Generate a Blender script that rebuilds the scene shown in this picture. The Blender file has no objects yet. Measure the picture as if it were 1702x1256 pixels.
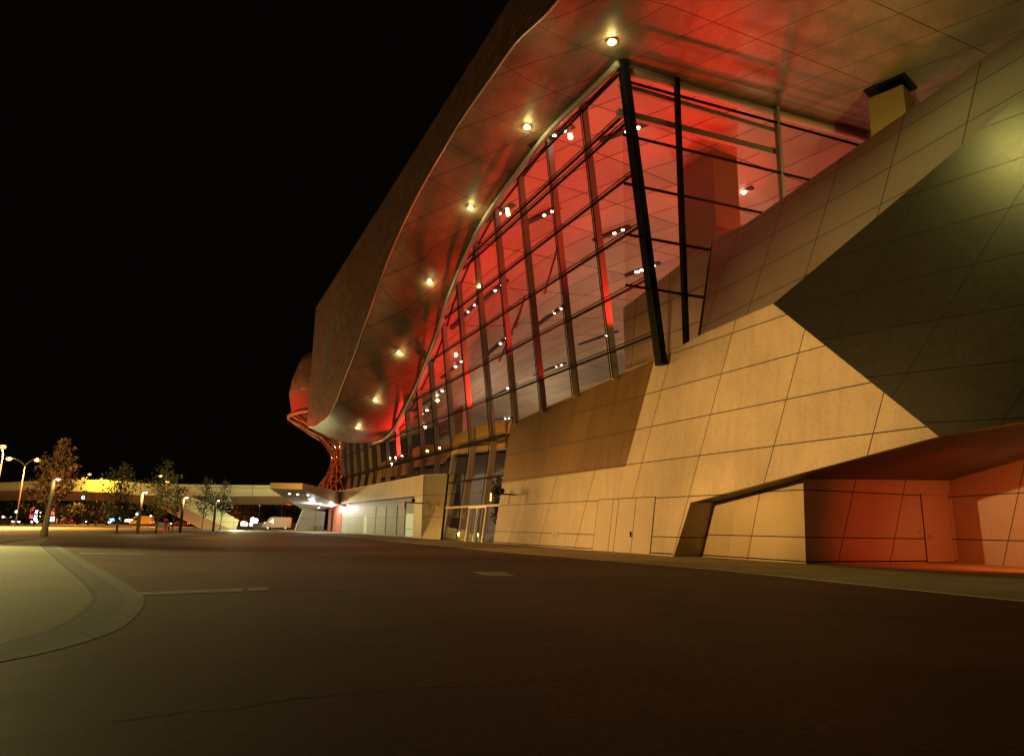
import bpy, bmesh, math, random
import numpy as np
from mathutils import Vector, Matrix, noise as mnoise
random.seed(7)
R = math.radians
sc = bpy.context.scene
COL = sc.collection

# ------------------------------------------------------------------ camera
W_, H_ = 1702., 1256.
F = 1165.; CH = 1.35; ROLL = .017; PITCH = math.atan(247 / F)
cp, sp, cr, sr = math.cos(PITCH), math.sin(PITCH), math.cos(ROLL), math.sin(ROLL)
RT = Vector((1, 0, 0)); UPV = Vector((0, -sp, cp)); FW = Vector((0, cp, sp))
cx_ = RT * cr + UPV * sr; cy_ = -RT * sr + UPV * cr
cam = bpy.data.cameras.new('camera'); camo = bpy.data.objects.new('camera', cam); COL.objects.link(camo)
m = Matrix((cx_, cy_, -FW)).transposed().to_4x4(); m.translation = Vector((0, 0, CH))
camo.matrix_world = m
cam.sensor_width = 36; cam.sensor_fit = 'HORIZONTAL'; cam.lens = 36 * F / W_
cam.clip_start = .1; cam.clip_end = 6000
sc.camera = camo
sc.render.resolution_x, sc.render.resolution_y = 1024, 755

# ------------------------------------------------------------------ night sky, exposure
wd = bpy.data.worlds.new('World'); sc.world = wd; wd.use_nodes = True
bg = wd.node_tree.nodes['Background']; bg.inputs[0].default_value = (.0016, .0011, .0008, 1); bg.inputs[1].default_value = 1
sc.view_settings.view_transform = 'Standard'; sc.view_settings.look = 'None'
sc.view_settings.exposure = 0; sc.view_settings.gamma = 1
sc.cycles.use_denoising = True
sc.cycles.max_bounces = 7; sc.cycles.diffuse_bounces = 3; sc.cycles.glossy_bounces = 3
sc.cycles.transparent_max_bounces = 24; sc.cycles.transmission_bounces = 4
sc.cycles.sample_clamp_indirect = 4; sc.cycles.sample_clamp_direct = 0
sc.cycles.caustics_reflective = False; sc.cycles.caustics_refractive = False

SODIUM = (1, .40, .075); WARM = (1, .72, .30); OLIVE = (1, .86, .30); RED = (1, .022, .018); WHITE = (1, .78, .52)
K_STREET = 1.0; K_RED = .23; K_IN = .10

# ------------------------------------------------------------------ geometry frame of the hall: s along facade (away), t inward, z up
O = np.array([8.26, 36.47, 0.]); D = np.array([-.416, .909, 0.]); D /= np.linalg.norm(D); I = np.array([D[1], -D[0], 0.])
CAMP = np.array([0, 0, CH])
def ray(x, y):
    a = x - 851.; b = 628. - y
    X = a * cr - b * sr; Y = a * sr + b * cr
    return np.array([X, F * cp - Y * sp, F * sp + Y * cp])
def gnd(x, y, z=0.):
    r = ray(x, y); return CAMP + r * ((z - CH) / r[2])
def st(p):
    v = np.array(p) - O; return (float(v @ D), float(v @ I), float(p[2]))
def un(s, t, z): return O + D * s + I * t + np.array([0, 0, z])
def pln(x, y, p0, n):
    r = ray(x, y); return CAMP + r * (np.dot(np.array(p0) - CAMP, n) / np.dot(r, n))
def pl(x, y, lean=0., t0=0., z0=0.):            # photo point on the facade plane t = t0 + lean (z - z0)
    return st(pln(x, y, O + I * t0 + np.array([0, 0, z0]), I - lean * np.array([0, 0, 1.])))
def aty(x, y, Y):                                # photo point at distance Y
    r = ray(x, y); return CAMP + r * (Y / r[1])
def gz(x, y, z=0.): return st(gnd(x, y, z))

# ------------------------------------------------------------------ mesh helpers
class MB:
    def __init__(s): s.v = []; s.f = []; s.m = []
    def add(s, vs, fs, mi=0):
        o = len(s.v); s.v += [tuple(map(float, p)) for p in vs]
        for f in fs: s.f.append(tuple(o + i for i in f)); s.m.append(mi)
    def poly(s, pts, thick=None, mi=0):          # polygon, optionally extruded by vector thick
        n = len(pts); pts = [Vector(p) for p in pts]
        if thick is None: s.add(pts, [range(n)], mi); return
        th = Vector(thick); b = [p + th for p in pts]
        s.add(pts + b, [tuple(range(n)), tuple(range(2 * n - 1, n - 1, -1))] + [(i, n + i, n + (i + 1) % n, (i + 1) % n) for i in range(n)], mi)
    def box(s, c, d, mi=0, rz=0., M=None):
        x, y, z = d[0] / 2, d[1] / 2, d[2] / 2
        vs = [Vector((sx * x, sy * y, sz * z)) for sz in (-1, 1) for sy in (-1, 1) for sx in (-1, 1)]
        if M is None: M = Matrix.Rotation(rz, 3, 'Z')
        s.add([M @ v + Vector(c) for v in vs], [(0, 2, 3, 1), (4, 5, 7, 6), (0, 1, 5, 4), (2, 6, 7, 3), (0, 4, 6, 2), (1, 3, 7, 5)], mi)
    def beam(s, a, b, w, h, up=(0, 0, 1), mi=0):  # rectangular bar a->b; w across, h along up
        a, b = Vector(a), Vector(b); d = (b - a).normalized(); x = d.cross(Vector(up))
        if x.length < 1e-4: x = d.cross(Vector((1, 0, 0)))
        x.normalize(); y = x.cross(d).normalized()
        q = [x * sx * w / 2 + y * sy * h / 2 for sx, sy in ((-1, -1), (1, -1), (1, 1), (-1, 1))]
        s.add([a + k for k in q] + [b + k for k in q], [(3, 2, 1, 0), (4, 5, 6, 7)] + [(i, (i + 1) % 4, 4 + (i + 1) % 4, 4 + i) for i in range(4)], mi)
    def tube(s, pts, r, n=8, mi=0, cap=True):
        pts = [Vector(p) for p in pts]; rs = r if isinstance(r, (list, tuple)) else [r] * len(pts)
        rings = []
        for i, p in enumerate(pts):
            d = (pts[min(i + 1, len(pts) - 1)] - pts[max(i - 1, 0)]).normalized()
            ref = Vector((0, 0, 1)) if abs(d.z) < .9 else Vector((1, 0, 0))
            x = d.cross(ref).normalized(); y = x.cross(d)
            rings.append([p + (x * math.cos(2 * math.pi * k / n) + y * math.sin(2 * math.pi * k / n)) * rs[i] for k in range(n)])
        vs = [v for q in rings for v in q]; fs = []
        for i in range(len(pts) - 1):
            for k in range(n): fs.append((i * n + k, i * n + (k + 1) % n, (i + 1) * n + (k + 1) % n, (i + 1) * n + k))
        if cap: fs += [tuple(range(n - 1, -1, -1)), tuple((len(pts) - 1) * n + k for k in range(n))]
        s.add(vs, fs, mi)
    def lathe(s, c, prof, n=16, mi=0, ax=None):
        M = ax or Matrix.Identity(3)
        vs = [M @ Vector((r * math.cos(2 * math.pi * k / n), r * math.sin(2 * math.pi * k / n), z)) + Vector(c) for r, z in prof for k in range(n)]
        fs = [(i * n + k, i * n + (k + 1) % n, (i + 1) * n + (k + 1) % n, (i + 1) * n + k) for i in range(len(prof) - 1) for k in range(n)]
        s.add(vs, fs, mi)
    def grid(s, fn, us, vs_, mi=0):
        P = [fn(u, v) for u in us for v in vs_]; n = len(vs_)
        s.add(P, [(i * n + j, i * n + j + 1, (i + 1) * n + j + 1, (i + 1) * n + j) for i in range(len(us) - 1) for j in range(n - 1)], mi)
    def build(s, name, mats, parent=None, smooth=False, bevel=0., solid=0.):
        me = bpy.data.meshes.new(name); me.from_pydata(s.v, [], s.f)
        if not isinstance(mats, (list, tuple)): mats = [mats]
        for q in mats: me.materials.append(q)
        me.polygons.foreach_set('material_index', s.m)
        if smooth: me.polygons.foreach_set('use_smooth', [True] * len(s.f))
        bm = bmesh.new(); bm.from_mesh(me); bmesh.ops.remove_doubles(bm, verts=bm.verts, dist=1e-5)
        if len(s.f) < 4000 and not solid: bmesh.ops.recalc_face_normals(bm, faces=bm.faces)
        bm.to_mesh(me); bm.free()
        o = bpy.data.objects.new(name, me); COL.objects.link(o)
        if parent: o.parent = parent
        if bevel:
            b = o.modifiers.new('b', 'BEVEL'); b.width = bevel; b.segments = 2; b.limit_method = 'ANGLE'
        if solid:
            b = o.modifiers.new('s', 'SOLIDIFY'); b.thickness = solid; b.offset = 0
        return o
def tag(o, label=None, cat=None, group=None, kind=None):
    if label: o['label'] = label
    if cat: o['category'] = cat
    if group: o['group'] = group
    if kind: o['kind'] = kind
    return o
def empty(name, loc, rz=0.):
    o = bpy.data.objects.new(name, None); COL.objects.link(o); o.location = loc; o.rotation_euler = (0, 0, rz); o.empty_display_size = .3
    return o
def copy_tree(o, kids, parent=None):
    c = o.copy(); COL.objects.link(c); c.parent = parent
    for ch in kids.get(o.name, []): copy_tree(ch, kids, c)
    return c
def kids_of(o):
    d = {}
    def rec(p):
        d[p.name] = [q for q in COL.objects if q.parent == p]
        for q in d[p.name]: rec(q)
    rec(o); return d

# ------------------------------------------------------------------ materials
def mat(name, base=(.3, .3, .3), rough=.6, metal=0., spec=.5, joints=(), var=.0, vary=.0, nscale=1.5, grain=0., gscale=30., bump=0., jcol=.06, stain=0., coord='Object', emit=None, estr=0., streak=0., rvar=0., speck=0.):
    M = bpy.data.materials.new(name); M.use_nodes = True
    nt = M.node_tree; N = nt.nodes; L = nt.links; B = N['Principled BSDF']
    B.inputs['Roughness'].default_value = rough; B.inputs['Metallic'].default_value = metal
    B.inputs['Specular IOR Level'].default_value = spec
    tc = N.new('ShaderNodeTexCoord'); co = tc.outputs[coord]
    def math_(op, a, b=None, c=None):
        n = N.new('ShaderNodeMath'); n.operation = op
        for i, v in enumerate((a, b, c)):
            if v is None: continue
            if isinstance(v, (int, float)): n.inputs[i].default_value = v
            else: L.new(v, n.inputs[i])
        return n.outputs[0]
    def nz(scale, det=4., vec=co, rgh=.55):
        n = N.new('ShaderNodeTexNoise'); n.inputs['Scale'].default_value = scale; n.inputs['Detail'].default_value = det; n.inputs['Roughness'].default_value = rgh
        L.new(vec, n.inputs['Vector']); return n.outputs['Fac']
    val = None
    def mulv(x):
        nonlocal val
        val = x if val is None else math_('MULTIPLY', val, x)
    if vary: mulv(math_('MULTIPLY_ADD', nz(nscale), 2 * vary, 1 - vary))
    if stain: mulv(math_('MULTIPLY_ADD', nz(nscale * .21, 6.), 2 * stain, 1 - stain))
    if grain: mulv(math_('MULTIPLY_ADD', nz(gscale, 3., rgh=.8), 2 * grain, 1 - grain))
    if speck:
        mulv(math_('MULTIPLY_ADD', nz(85., 2., rgh=.7), 4 * speck, 1 - 2 * speck)); mulv(math_('MULTIPLY_ADD', nz(.12, 7., rgh=.7), 2.4 * speck, 1 - 1.2 * speck))
    if streak:
        mp = N.new('ShaderNodeMapping'); mp.inputs['Scale'].default_value = (2.6, 2.6, .07); L.new(co, mp.inputs[0])
        mulv(math_('MULTIPLY_ADD', nz(1., 5., mp.outputs[0]), 2 * streak, 1 - streak))
    jm = None; cell = None
    for k, (vec, spc, off, wid) in enumerate(joints):
        d = N.new('ShaderNodeVectorMath'); d.operation = 'DOT_PRODUCT'; L.new(co, d.inputs[0]); d.inputs[1].default_value = vec
        v = math_('DIVIDE', math_('SUBTRACT', d.outputs['Value'], off), spc)
        fr = math_('ABSOLUTE', math_('SUBTRACT', math_('FRACT', v), .5))
        g = math_('GREATER_THAN', fr, .5 - wid / spc / 2)
        jm = g if jm is None else math_('MAXIMUM', jm, g)
        fl = math_('MULTIPLY', math_('FLOOR', v), 1.0 + 12.37 * k)
        cell = fl if cell is None else math_('ADD', cell, fl)
    if var and cell is not None:
        w = N.new('ShaderNodeTexWhiteNoise'); w.noise_dimensions = '1D'; L.new(cell, w.inputs['W'])
        mulv(math_('MULTIPLY_ADD', w.outputs['Value'], 2 * var, 1 - var))
    if val is not None or jm is not None:
        mx = N.new('ShaderNodeVectorMath'); mx.operation = 'SCALE'; mx.inputs[0].default_value = base
        if jm is not None:
            keep = math_('MULTIPLY_ADD', jm, -(1 - jcol), 1.); val = keep if val is None else math_('MULTIPLY', val, keep)
        L.new(val, mx.inputs['Scale']); L.new(mx.outputs[0], B.inputs['Base Color'])
    else: B.inputs['Base Color'].default_value = (*base, 1)
    if jm is not None and metal > .1: L.new(math_('MULTIPLY_ADD', jm, -metal, metal), B.inputs['Metallic'])
    if rvar: L.new(math_('MULTIPLY_ADD', nz(nscale * 3., 5.), 2 * rvar, rough - rvar), B.inputs['Roughness'])
    if bump:
        b = N.new('ShaderNodeBump'); b.inputs['Strength'].default_value = bump; b.inputs['Distance'].default_value = .02
        L.new(nz(gscale * 1.3, 4.), b.inputs['Height']); L.new(b.outputs[0], B.inputs['Normal'])
    if emit:
        B.inputs['Emission Color'].default_value = (*emit, 1); B.inputs['Emission Strength'].default_value = estr
    return M
def emis(name, col, s):
    M = bpy.data.materials.new(name); M.use_nodes = True; N = M.node_tree.nodes; B = N['Principled BSDF']
    B.inputs['Base Color'].default_value = (.1, .1, .1, 1); B.inputs['Emission Color'].default_value = (*col, 1); B.inputs['Emission Strength'].default_value = s
    M.cycles.emission_sampling = 'NONE'
    return M
def glassmat(name, tint=(.9, .92, .9), rough=0., refl=1.):
    M = bpy.data.materials.new(name); M.use_nodes = True; nt = M.node_tree; N = nt.nodes; L = nt.links
    N.remove(N['Principled BSDF']); out = N['Material Output']
    t = N.new('ShaderNodeBsdfTransparent'); t.inputs[0].default_value = (*tint, 1)
    g = N.new('ShaderNodeBsdfGlossy'); g.inputs['Roughness'].default_value = rough
    fr = N.new('ShaderNodeLayerWeight'); fr.inputs[0].default_value = .5     # facing: 1 - |cos|, the same from both sides
    pw = N.new('ShaderNodeMath'); pw.operation = 'POWER'; pw.inputs[1].default_value = 4.5; L.new(fr.outputs['Facing'], pw.inputs[0])
    mu = N.new('ShaderNodeMath'); mu.operation = 'MULTIPLY_ADD'; mu.inputs[1].default_value = .9 * refl; mu.inputs[2].default_value = .05 * refl; L.new(pw.outputs[0], mu.inputs[0])
    mx = N.new('ShaderNodeMixShader'); L.new(mu.outputs[0], mx.inputs[0]); L.new(t.outputs[0], mx.inputs[1]); L.new(g.outputs[0], mx.inputs[2])
    L.new(mx.outputs[0], out.inputs[0])
    return M

JW = .05
PJ = [((0, 0, 1), 2.03, .97, JW), ((1, 0, .29), 5., 0., JW)]
STEEL = (.50, .41, .30)
m_wall = mat('panel_cladding', STEEL, .58, .15, joints=PJ, var=.05, vary=.12, nscale=1.1, grain=.28, gscale=7., stain=.22, streak=.18, rvar=.06)
m_louvre = mat('dark_mesh_panel', (.23, .135, .045), .42, .55, joints=[((0, 0, 1), 2.03, .97, .06), ((1, 0, .29), 2.5, 0., .03)], var=.10, vary=.16, nscale=.5, grain=.22, gscale=18., streak=.30, jcol=.25)
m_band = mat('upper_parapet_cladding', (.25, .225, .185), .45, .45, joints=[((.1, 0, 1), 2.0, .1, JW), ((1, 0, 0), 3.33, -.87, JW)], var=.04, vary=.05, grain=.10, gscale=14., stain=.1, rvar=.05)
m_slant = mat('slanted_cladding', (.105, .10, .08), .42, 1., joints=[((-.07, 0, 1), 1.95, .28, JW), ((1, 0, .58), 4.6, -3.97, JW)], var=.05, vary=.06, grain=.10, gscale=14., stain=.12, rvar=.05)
m_recess = mat('recess_cladding', (.52, .41, .25), .58, .15, joints=[((0, 0, 1), 2.03, 1.12, JW), ((1, 0, .29), 5., 1.6, JW)], var=.03, vary=.05, grain=.08, gscale=14., stain=.10, streak=.08)
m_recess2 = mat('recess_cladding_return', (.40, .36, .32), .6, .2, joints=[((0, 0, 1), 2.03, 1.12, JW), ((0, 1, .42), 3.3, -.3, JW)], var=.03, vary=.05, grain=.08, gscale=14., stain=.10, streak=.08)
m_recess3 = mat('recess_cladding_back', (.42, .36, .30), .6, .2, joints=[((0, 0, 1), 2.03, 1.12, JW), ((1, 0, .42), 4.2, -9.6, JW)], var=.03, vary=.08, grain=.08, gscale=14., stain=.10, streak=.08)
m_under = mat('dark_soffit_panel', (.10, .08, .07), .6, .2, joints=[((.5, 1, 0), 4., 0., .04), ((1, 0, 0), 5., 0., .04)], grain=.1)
SJ = [((1, 0, 0), 5., 2., .055), ((.466, -1, 0), 3.2, .2, .055)]
m_soffit = mat('soffit_panel', (.31, .24, .16), .48, .35, joints=SJ, var=.08, vary=.45, nscale=.8, grain=.25, gscale=5., stain=.6, rvar=.10, jcol=.12)
m_ceil = mat('ceiling_panel', (.56, .44, .33), .5, .25, joints=[((1, 0, 0), 5., 2., .085), ((.466, -1, 0), 3.2, .2, .085)], var=.12, vary=.22, nscale=.3, grain=.1, stain=.25, jcol=.06)
m_fascia = mat('fascia_shingle', (.36, .21, .13), .55, .3, joints=[((0, 0, 1), .62, 0., .09), ((1, 0, .25), 1.25, 0., .08)], var=.22, vary=.2, nscale=.25, grain=.25, gscale=6., stain=.2, jcol=.45)
m_trim = mat('edge_trim', (.55, .5, .42), .35, .8, vary=.05)
m_tube = mat('white_edge_tube', (.72, .66, .60), .35, 0., vary=.05)
m_steel = mat('mullion_paint', (.46, .40, .37), .42, 0., vary=.05)
m_black = mat('black_steel', (.012, .011, .011), .75, 0., spec=.15, vary=.1)
m_floor = mat('hall_floor', (.42, .38, .34), .35, 0., vary=.05)
m_inner = mat('hall_inner_wall', (.45, .40, .37), .6, 0., joints=[((0, 0, 1), 2.4, 0., .05), ((1, 0, 0), 4., 0., .05), ((0, 1, 0), 4., 0., .05)], var=.05, vary=.08)
m_gallery = mat('gallery_front', (.72, .54, .20), .5, 0., vary=.06)
m_column = mat('column_render', (.52, .45, .36), .6, 0., vary=.06, grain=.05)
m_slot = mat('slot_black', (.03, .02, .02), .6)
m_annex = mat('annex_cladding', (.54, .42, .22), .52, .55, joints=[((0, 0, 1), 4.4, 0.0, .05), ((1, 0, 0), 2.5, 1., .04)], var=.05, vary=.05, grain=.1, gscale=14., stain=.1)
m_annexlow = mat('annex_lower_cladding', (.34, .33, .31), .55, .3, joints=[((0, 0, 1), 2.1, 0.1, .04), ((1, 0, 0), 1.25, .3, .03)], var=.06, vary=.06, grain=.1)
m_canopyred = mat('canopy_edge', (.50, .33, .17), .5, .4, joints=[((1, 0, 0), 3.2, 0, .05)], vary=.08, var=.04)
m_white = mat('white_underside', (.55, .53, .50), .5, .1, joints=[((1, 0, 0), 3., 0, .05), ((0, 1, 0), 2., 0, .05)], var=.04)
m_reddoor = mat('red_door_paint', (.36, .07, .045), .5, 0., joints=[((1, 0, 0), 1.15, 0, .05)], vary=.06)
m_glass = glassmat('facade_glass', (.91, .86, .79))
m_glassd = glassmat('dark_glass', (.62, .60, .56), refl=1.5)
m_conegl = glassmat('cone_glass', (.70, .5, .42), refl=.8)
m_asph = mat('asphalt', (.115, .044, .026), .75, 0., spec=.30, vary=.55, nscale=.55, grain=1.1, gscale=11., stain=.75, bump=.05, rvar=.08, speck=.55)
m_road = mat('road_asphalt', (.06, .05, .042), .7, 0., vary=.1, grain=.2, stain=.2)
m_conc = mat('pavement_concrete', (.26, .235, .14), .8, 0., joints=[((.55, .84, 0), 4.5, 1.2, .03)], var=.05, vary=.10, nscale=.6, grain=.6, gscale=14., stain=.4, bump=.2, jcol=.3)
m_band2 = mat('kerb_concrete', (.20, .18, .145), .8, 0., joints=[((.707, .707, 0), .9, 0., .02)], var=.08, vary=.12, grain=.16, gscale=25., stain=.15, bump=.2)
m_bandd = mat('kerb_dark_band', (.10, .09, .075), .8, 0., vary=.14, grain=.2, gscale=25.)
m_apron = mat('apron_concrete', (.40, .34, .19), .8, 0., joints=[((1, 0, 0), 6., 0., .03)], vary=.4, nscale=.5, grain=.6, gscale=10., stain=.5, bump=.2, jcol=.5)
m_mark = mat('stone_strip', (.30, .27, .20), .75, 0., vary=.15, grain=.2, stain=.2)
m_crack = mat('crack_filler', (.010, .007, .006), .8)
m_earth = mat('dark_earth', (.03, .026, .02), .9, vary=.2, nscale=.2)
m_bark = mat('bark', (.10, .07, .045), .85, vary=.25, nscale=6., bump=.4)
m_bark2 = mat('wrapped_trunk', (.22, .16, .09), .85, vary=.2, nscale=5., bump=.3)
m_leafa = mat('leaf_green', (.105, .12, .036), .6, vary=.35, nscale=1.2)
m_leafb = mat('leaf_russet', (.20, .09, .035), .6, vary=.35, nscale=1.2)
m_leafd = mat('leaf_dark', (.045, .045, .02), .6, vary=.4, nscale=1.)
m_pole = mat('lamp_pole_steel', (.15, .115, .075), .6, .1, vary=.06)
m_spole = mat('street_lamp_steel', (.05, .035, .022), .7, 0., vary=.06)
m_bridge = mat('bridge_parapet_panel', (.44, .40, .27), .55, .1, joints=[((1, 0, 0), 4.2, 0, .07), ((0, 0, 1), 1.1, .25, .05)], var=.05, vary=.06, grain=.05)
m_bridgeu = mat('bridge_soffit', (.26, .15, .09), .7, 0., vary=.1)
m_rubber = mat('tyre_rubber', (.02, .02, .02), .8)
m_carglass = mat('car_glass', (.02, .02, .025), .1)
m_redpaint = mat('red_paint', (.30, .03, .025), .5)
m_whitep = mat('white_paint', (.50, .48, .46), .45, vary=.03)
e_down = emis('downlight_glow', (1, .86, .42), 26.)
e_slot = emis('slot_lamp_glow', (1, .88, .72), 22.)
e_sod = emis('sodium_lamp_glow', (1, .50, .12), 2.6)
e_path = emis('path_lamp_glow', (.92, .98, .9), 9.)
e_white = emis('white_lamp_glow', (.9, .92, 1.), 30.)
e_green = emis('green_signal_glow', (.25, 1, .62), 14.)
e_red = emis('red_lamp_glow', (1, .10, .10), 8.)
e_shop = emis('lit_window_glow', (1, .86, .66), 2.6)
e_shopr = emis('lit_red_sign_glow', (1, .12, .09), 2.2)
e_blue = emis('blue_lamp_glow', (.25, .7, 1), 4.)
e_strip = emis('annex_window_glow', (.95, .95, .40), .34)

def light(name, loc, col, P, kind='POINT', radius=.15, spot=None, target=None, blend=.5, parent=None):
    l = bpy.data.lights.new(name, kind); l.color = col; l.energy = P
    l.shadow_soft_size = radius
    if kind == 'SPOT': l.spot_size = R(spot); l.spot_blend = blend
    o = bpy.data.objects.new(name, l); COL.objects.link(o); o.location = loc
    if target is not None: o.rotation_euler = (Vector(target) - Vector(loc)).to_track_quat('-Z', 'Y').to_euler()
    if parent: o.parent = parent
    return o

# ================================================================== GROUND
gb = MB(); gb.box((0, 600, -.55), (3000, 3000, 1.0)); tag(gb.build('ground', m_earth), kind='structure')
kp = [(-60, 1130), (0, 1100), (60, 1088), (120, 1073), (165, 1059), (200, 1045), (222, 1028), (236, 1012), (241, 1000), (238, 990), (226, 980), (205, 966), (180, 952), (150, 936), (120, 919), (95, 905)]
kerb = [gnd(*p)[:2] for p in kp]
edge = [gnd(*p)[:2] for p in [(0, 902.5), (40, 897), (80, 893.5), (150, 890.5), (220, 888.7), (300, 887), (400, 885.5), (480, 884)]]
# forecourt: wide asphalt sheet, its street side follows the kerb line
fore = [(-60, -60), (90, -60), tuple(un(-60, 60, 0)[:2]), tuple(un(130, 60, 0)[:2]), tuple(un(130, -8, 0)[:2]), *[tuple(p) for p in edge[::-1]], (-36, 30), (-60, 20)]
b = MB(); b.poly([(x, y, 0) for x, y in fore], (0, 0, -.3)); tag(b.build('forecourt', m_asph), kind='structure')
# street beyond (lower by a kerb step)
b = MB(); b.poly([(-700, -60), (-60, -60), (-60, 20), (-36, 30), *[tuple(p + np.array((0, 0))) for p in edge], tuple(un(130, -8, 0)[:2]), (-20, 700), (-700, 700)][::1] and [(x, y, -.02) for x, y in [(-700, -50), (-62, -50), (-62, 20), (-37, 31), *[(p[0] - .35, p[1]) for p in edge], tuple(un(131, -8, 0)[:2]), (30, 700), (-700, 700)]], (0, 0, -.02)); tag(b.build('street', m_road), kind='structure')
# pale pavement on the left with kerb bands
def inset(pts, d):
    out = []
    for i, p in enumerate(pts):
        a = np.array(pts[max(i - 1, 0)]); c = np.array(pts[min(i + 1, len(pts) - 1)]); t = c - a; t /= np.linalg.norm(t)
        out.append((p[0] - t[1] * d, p[1] + t[0] * d))
    return out
cl = gnd(-60, 904)[:2]
k1 = inset(kerb, .30); k2 = inset(kerb, .72); k3 = inset(kerb, .80)
def strip(name, A, B_, z, m_, thick=.0035):
    b = MB()
    for i in range(len(A) - 1): b.add([(*A[i], z), (*A[i + 1], z), (*B_[i + 1], z), (*B_[i], z)], [(0, 1, 2, 3)])
    n = len(A)
    for i in range(n - 1): b.add([(*A[i], z), (*A[i + 1], z), (*A[i + 1], z - thick), (*A[i], z - thick)], [(0, 1, 2, 3)])
    return tag(b.build(name, m_), kind='structure')
strip('kerb', kerb, k1, .004, m_band2)
strip('kerb_dark_band', k1, k2, .0042, m_bandd)
strip('kerb_joint', k2, k3, .0038, m_crack)
far = [tuple(gnd(*p)[:2]) for p in [(80, 894.2), (40, 898), (0, 903.2), (-60, 908)]]
b = MB(); b.poly([(x, y, .0042) for x, y in [*k3, *far, (-40, 24), (-30, 6), (-14, 4)]], (0, 0, -.0035)); tag(b.build('pavement', m_conc), kind='structure')
# apron along the building
b = MB(); b.poly([(*un(s, t, 0)[:2], .012) for s, t in [(130, -6.4), (40, -6.6), (8, -6.6), (-3, -6.05), (-10, -5.6), (-20, -6.5), (-40, -7), (-40, 16), (130, 16)]], (0, 0, -.012)); tag(b.build('apron', m_apron), kind='structure')
# stone strips let into the forecourt
def flat_quad(name, px, z=.006, m_=None):
    b = MB(); b.poly([(*gnd(*p)[:2], z) for p in px], (0, 0, -.005)); return tag(b.build(name, m_ or m_mark), kind='structure')
flat_quad('stone_strip', [(224, 984.5), (240, 989), (406, 982.5), (402, 977.5)])
flat_quad('stone_strip', [(410, 977.2), (414, 982.2), (451, 980.2), (443, 976)])
flat_quad('stone_strip', [(130, 918.6), (136, 920.6), (240, 921.2), (236, 919.6)])
flat_quad('drain_cover', [(786, 950.2), (806, 956), (856, 957), (840, 950.6)])
b = MB()
def crack(px, w=.02, n=26, amp=.10, seed=1):
    rnd = random.Random(seed); P = [gnd(*p)[:2] for p in px]; pts = []
    for i in range(len(P) - 1):
        for k in range(n): pts.append(P[i] + (P[i + 1] - P[i]) * k / n)
    pts.append(P[-1])
    off = 0.; q = []
    for i, p in enumerate(pts):
        off = off * .9 + rnd.uniform(-amp, amp) * .35; t = pts[min(i + 1, len(pts) - 1)] - pts[max(i - 1, 0)]; t /= np.linalg.norm(t)
        nn = np.array((-t[1], t[0])); ww = w * rnd.uniform(.25, 1.0); q.append((p + nn * (off + ww), p + nn * (off - ww)))
    for i in range(len(q) - 1):
        b.add([(*q[i][0], .003), (*q[i + 1][0], .003), (*q[i + 1][1], .003), (*q[i][1], .003)], [(0, 1, 2, 3)])
crack([(188, 1199), (520, 1160), (760, 1140), (920, 1127)], .013, seed=2)
crack([(920, 1127), (1040, 1116), (1150, 1107)], .008, seed=3)
crack([(1035, 1122), (1090, 1135), (1170, 1165)], .006, seed=4)
crack([(1140, 1042), (1240, 1030), (1380, 1022)], .012, seed=5)
crack([(1240, 978), (1320, 984), (1346, 992), (1325, 1002), (1250, 1006)], .012, seed=6)
crack([(450, 1020), (500, 1010)], .02, seed=7)
crack([(905, 955), (970, 957), (1100, 946)], .02, seed=9)
crack([(640, 930), (760, 934)], .03, seed=10)
tag(b.build('asphalt_cracks', m_crack), kind='structure')

# ================================================================== THE HALL
RZ = math.atan2(D[1], D[0])
hall = empty('exhibition_hall', tuple(O), RZ)
tag(hall, 'huge night-lit exhibition hall with swooping roof, red-lit slanted glazing and beige panel base', 'building')
def V(p): return (p[0], -p[1], p[2])
def part(mb, name, mats, parent=None, **k): return mb.build(name, mats, parent or hall, **k)

# --- curves of the roof underside
def curve(px, fn):
    a = sorted([fn(*p) for p in px]); return np.array([q[0] for q in a]), np.array([q[2] for q in a])
LG = -.12; TC, ZC = 1.32, 8.8
def glass_t(z): return TC + LG * (z - ZC)
def smooth_interp(xs, ys):                      # monotone cubic (Fritsch-Carlson)
    h = np.diff(xs); dl = np.diff(ys) / h; mm = np.zeros(len(xs)); mm[0] = dl[0]; mm[-1] = dl[-1]
    for i in range(1, len(xs) - 1): mm[i] = 0 if dl[i - 1] * dl[i] <= 0 else 2 * dl[i - 1] * dl[i] / (dl[i - 1] + dl[i])
    def f(x):
        x = min(max(x, xs[0]), xs[-1]); i = min(int(np.searchsorted(xs, x, 'right')) - 1, len(h) - 1)
        u = (x - xs[i]) / h[i]
        return float((2 * u**3 - 3 * u**2 + 1) * ys[i] + (u**3 - 2 * u**2 + u) * h[i] * mm[i] + (-2 * u**3 + 3 * u**2) * ys[i + 1] + (u**3 - u**2) * h[i] * mm[i + 1])
    return f
zi = smooth_interp(np.array([-60, 2.1, 10.3, 17, 23.5, 33.7, 38.5, 45.1, 53.1, 57.5, 62.1, 68, 79, 91, 140.]),
                   np.array([29.3, 29.3, 29.6, 28.95, 28, 23.95, 20.8, 17.5, 14.5, 13.15, 12.7, 12.7, 14.3, 16.4, 18.]))
TO = -7.
ox = [pl(*p, 0., TO, 0.) for p in [(930, 0), (850, 83), (775, 190), (735, 255), (690, 335), (655, 410), (625, 490), (605, 547), (590, 590), (570, 640), (557, 674), (545, 694), (528, 706), (510, 708)]]
oxs = np.array([-60.] + [q[0] for q in ox]); oxz = np.array([ox[0][2]] + [q[2] for q in ox])
zo = smooth_interp(oxs, oxz); S_END = float(oxs[-1])
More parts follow.
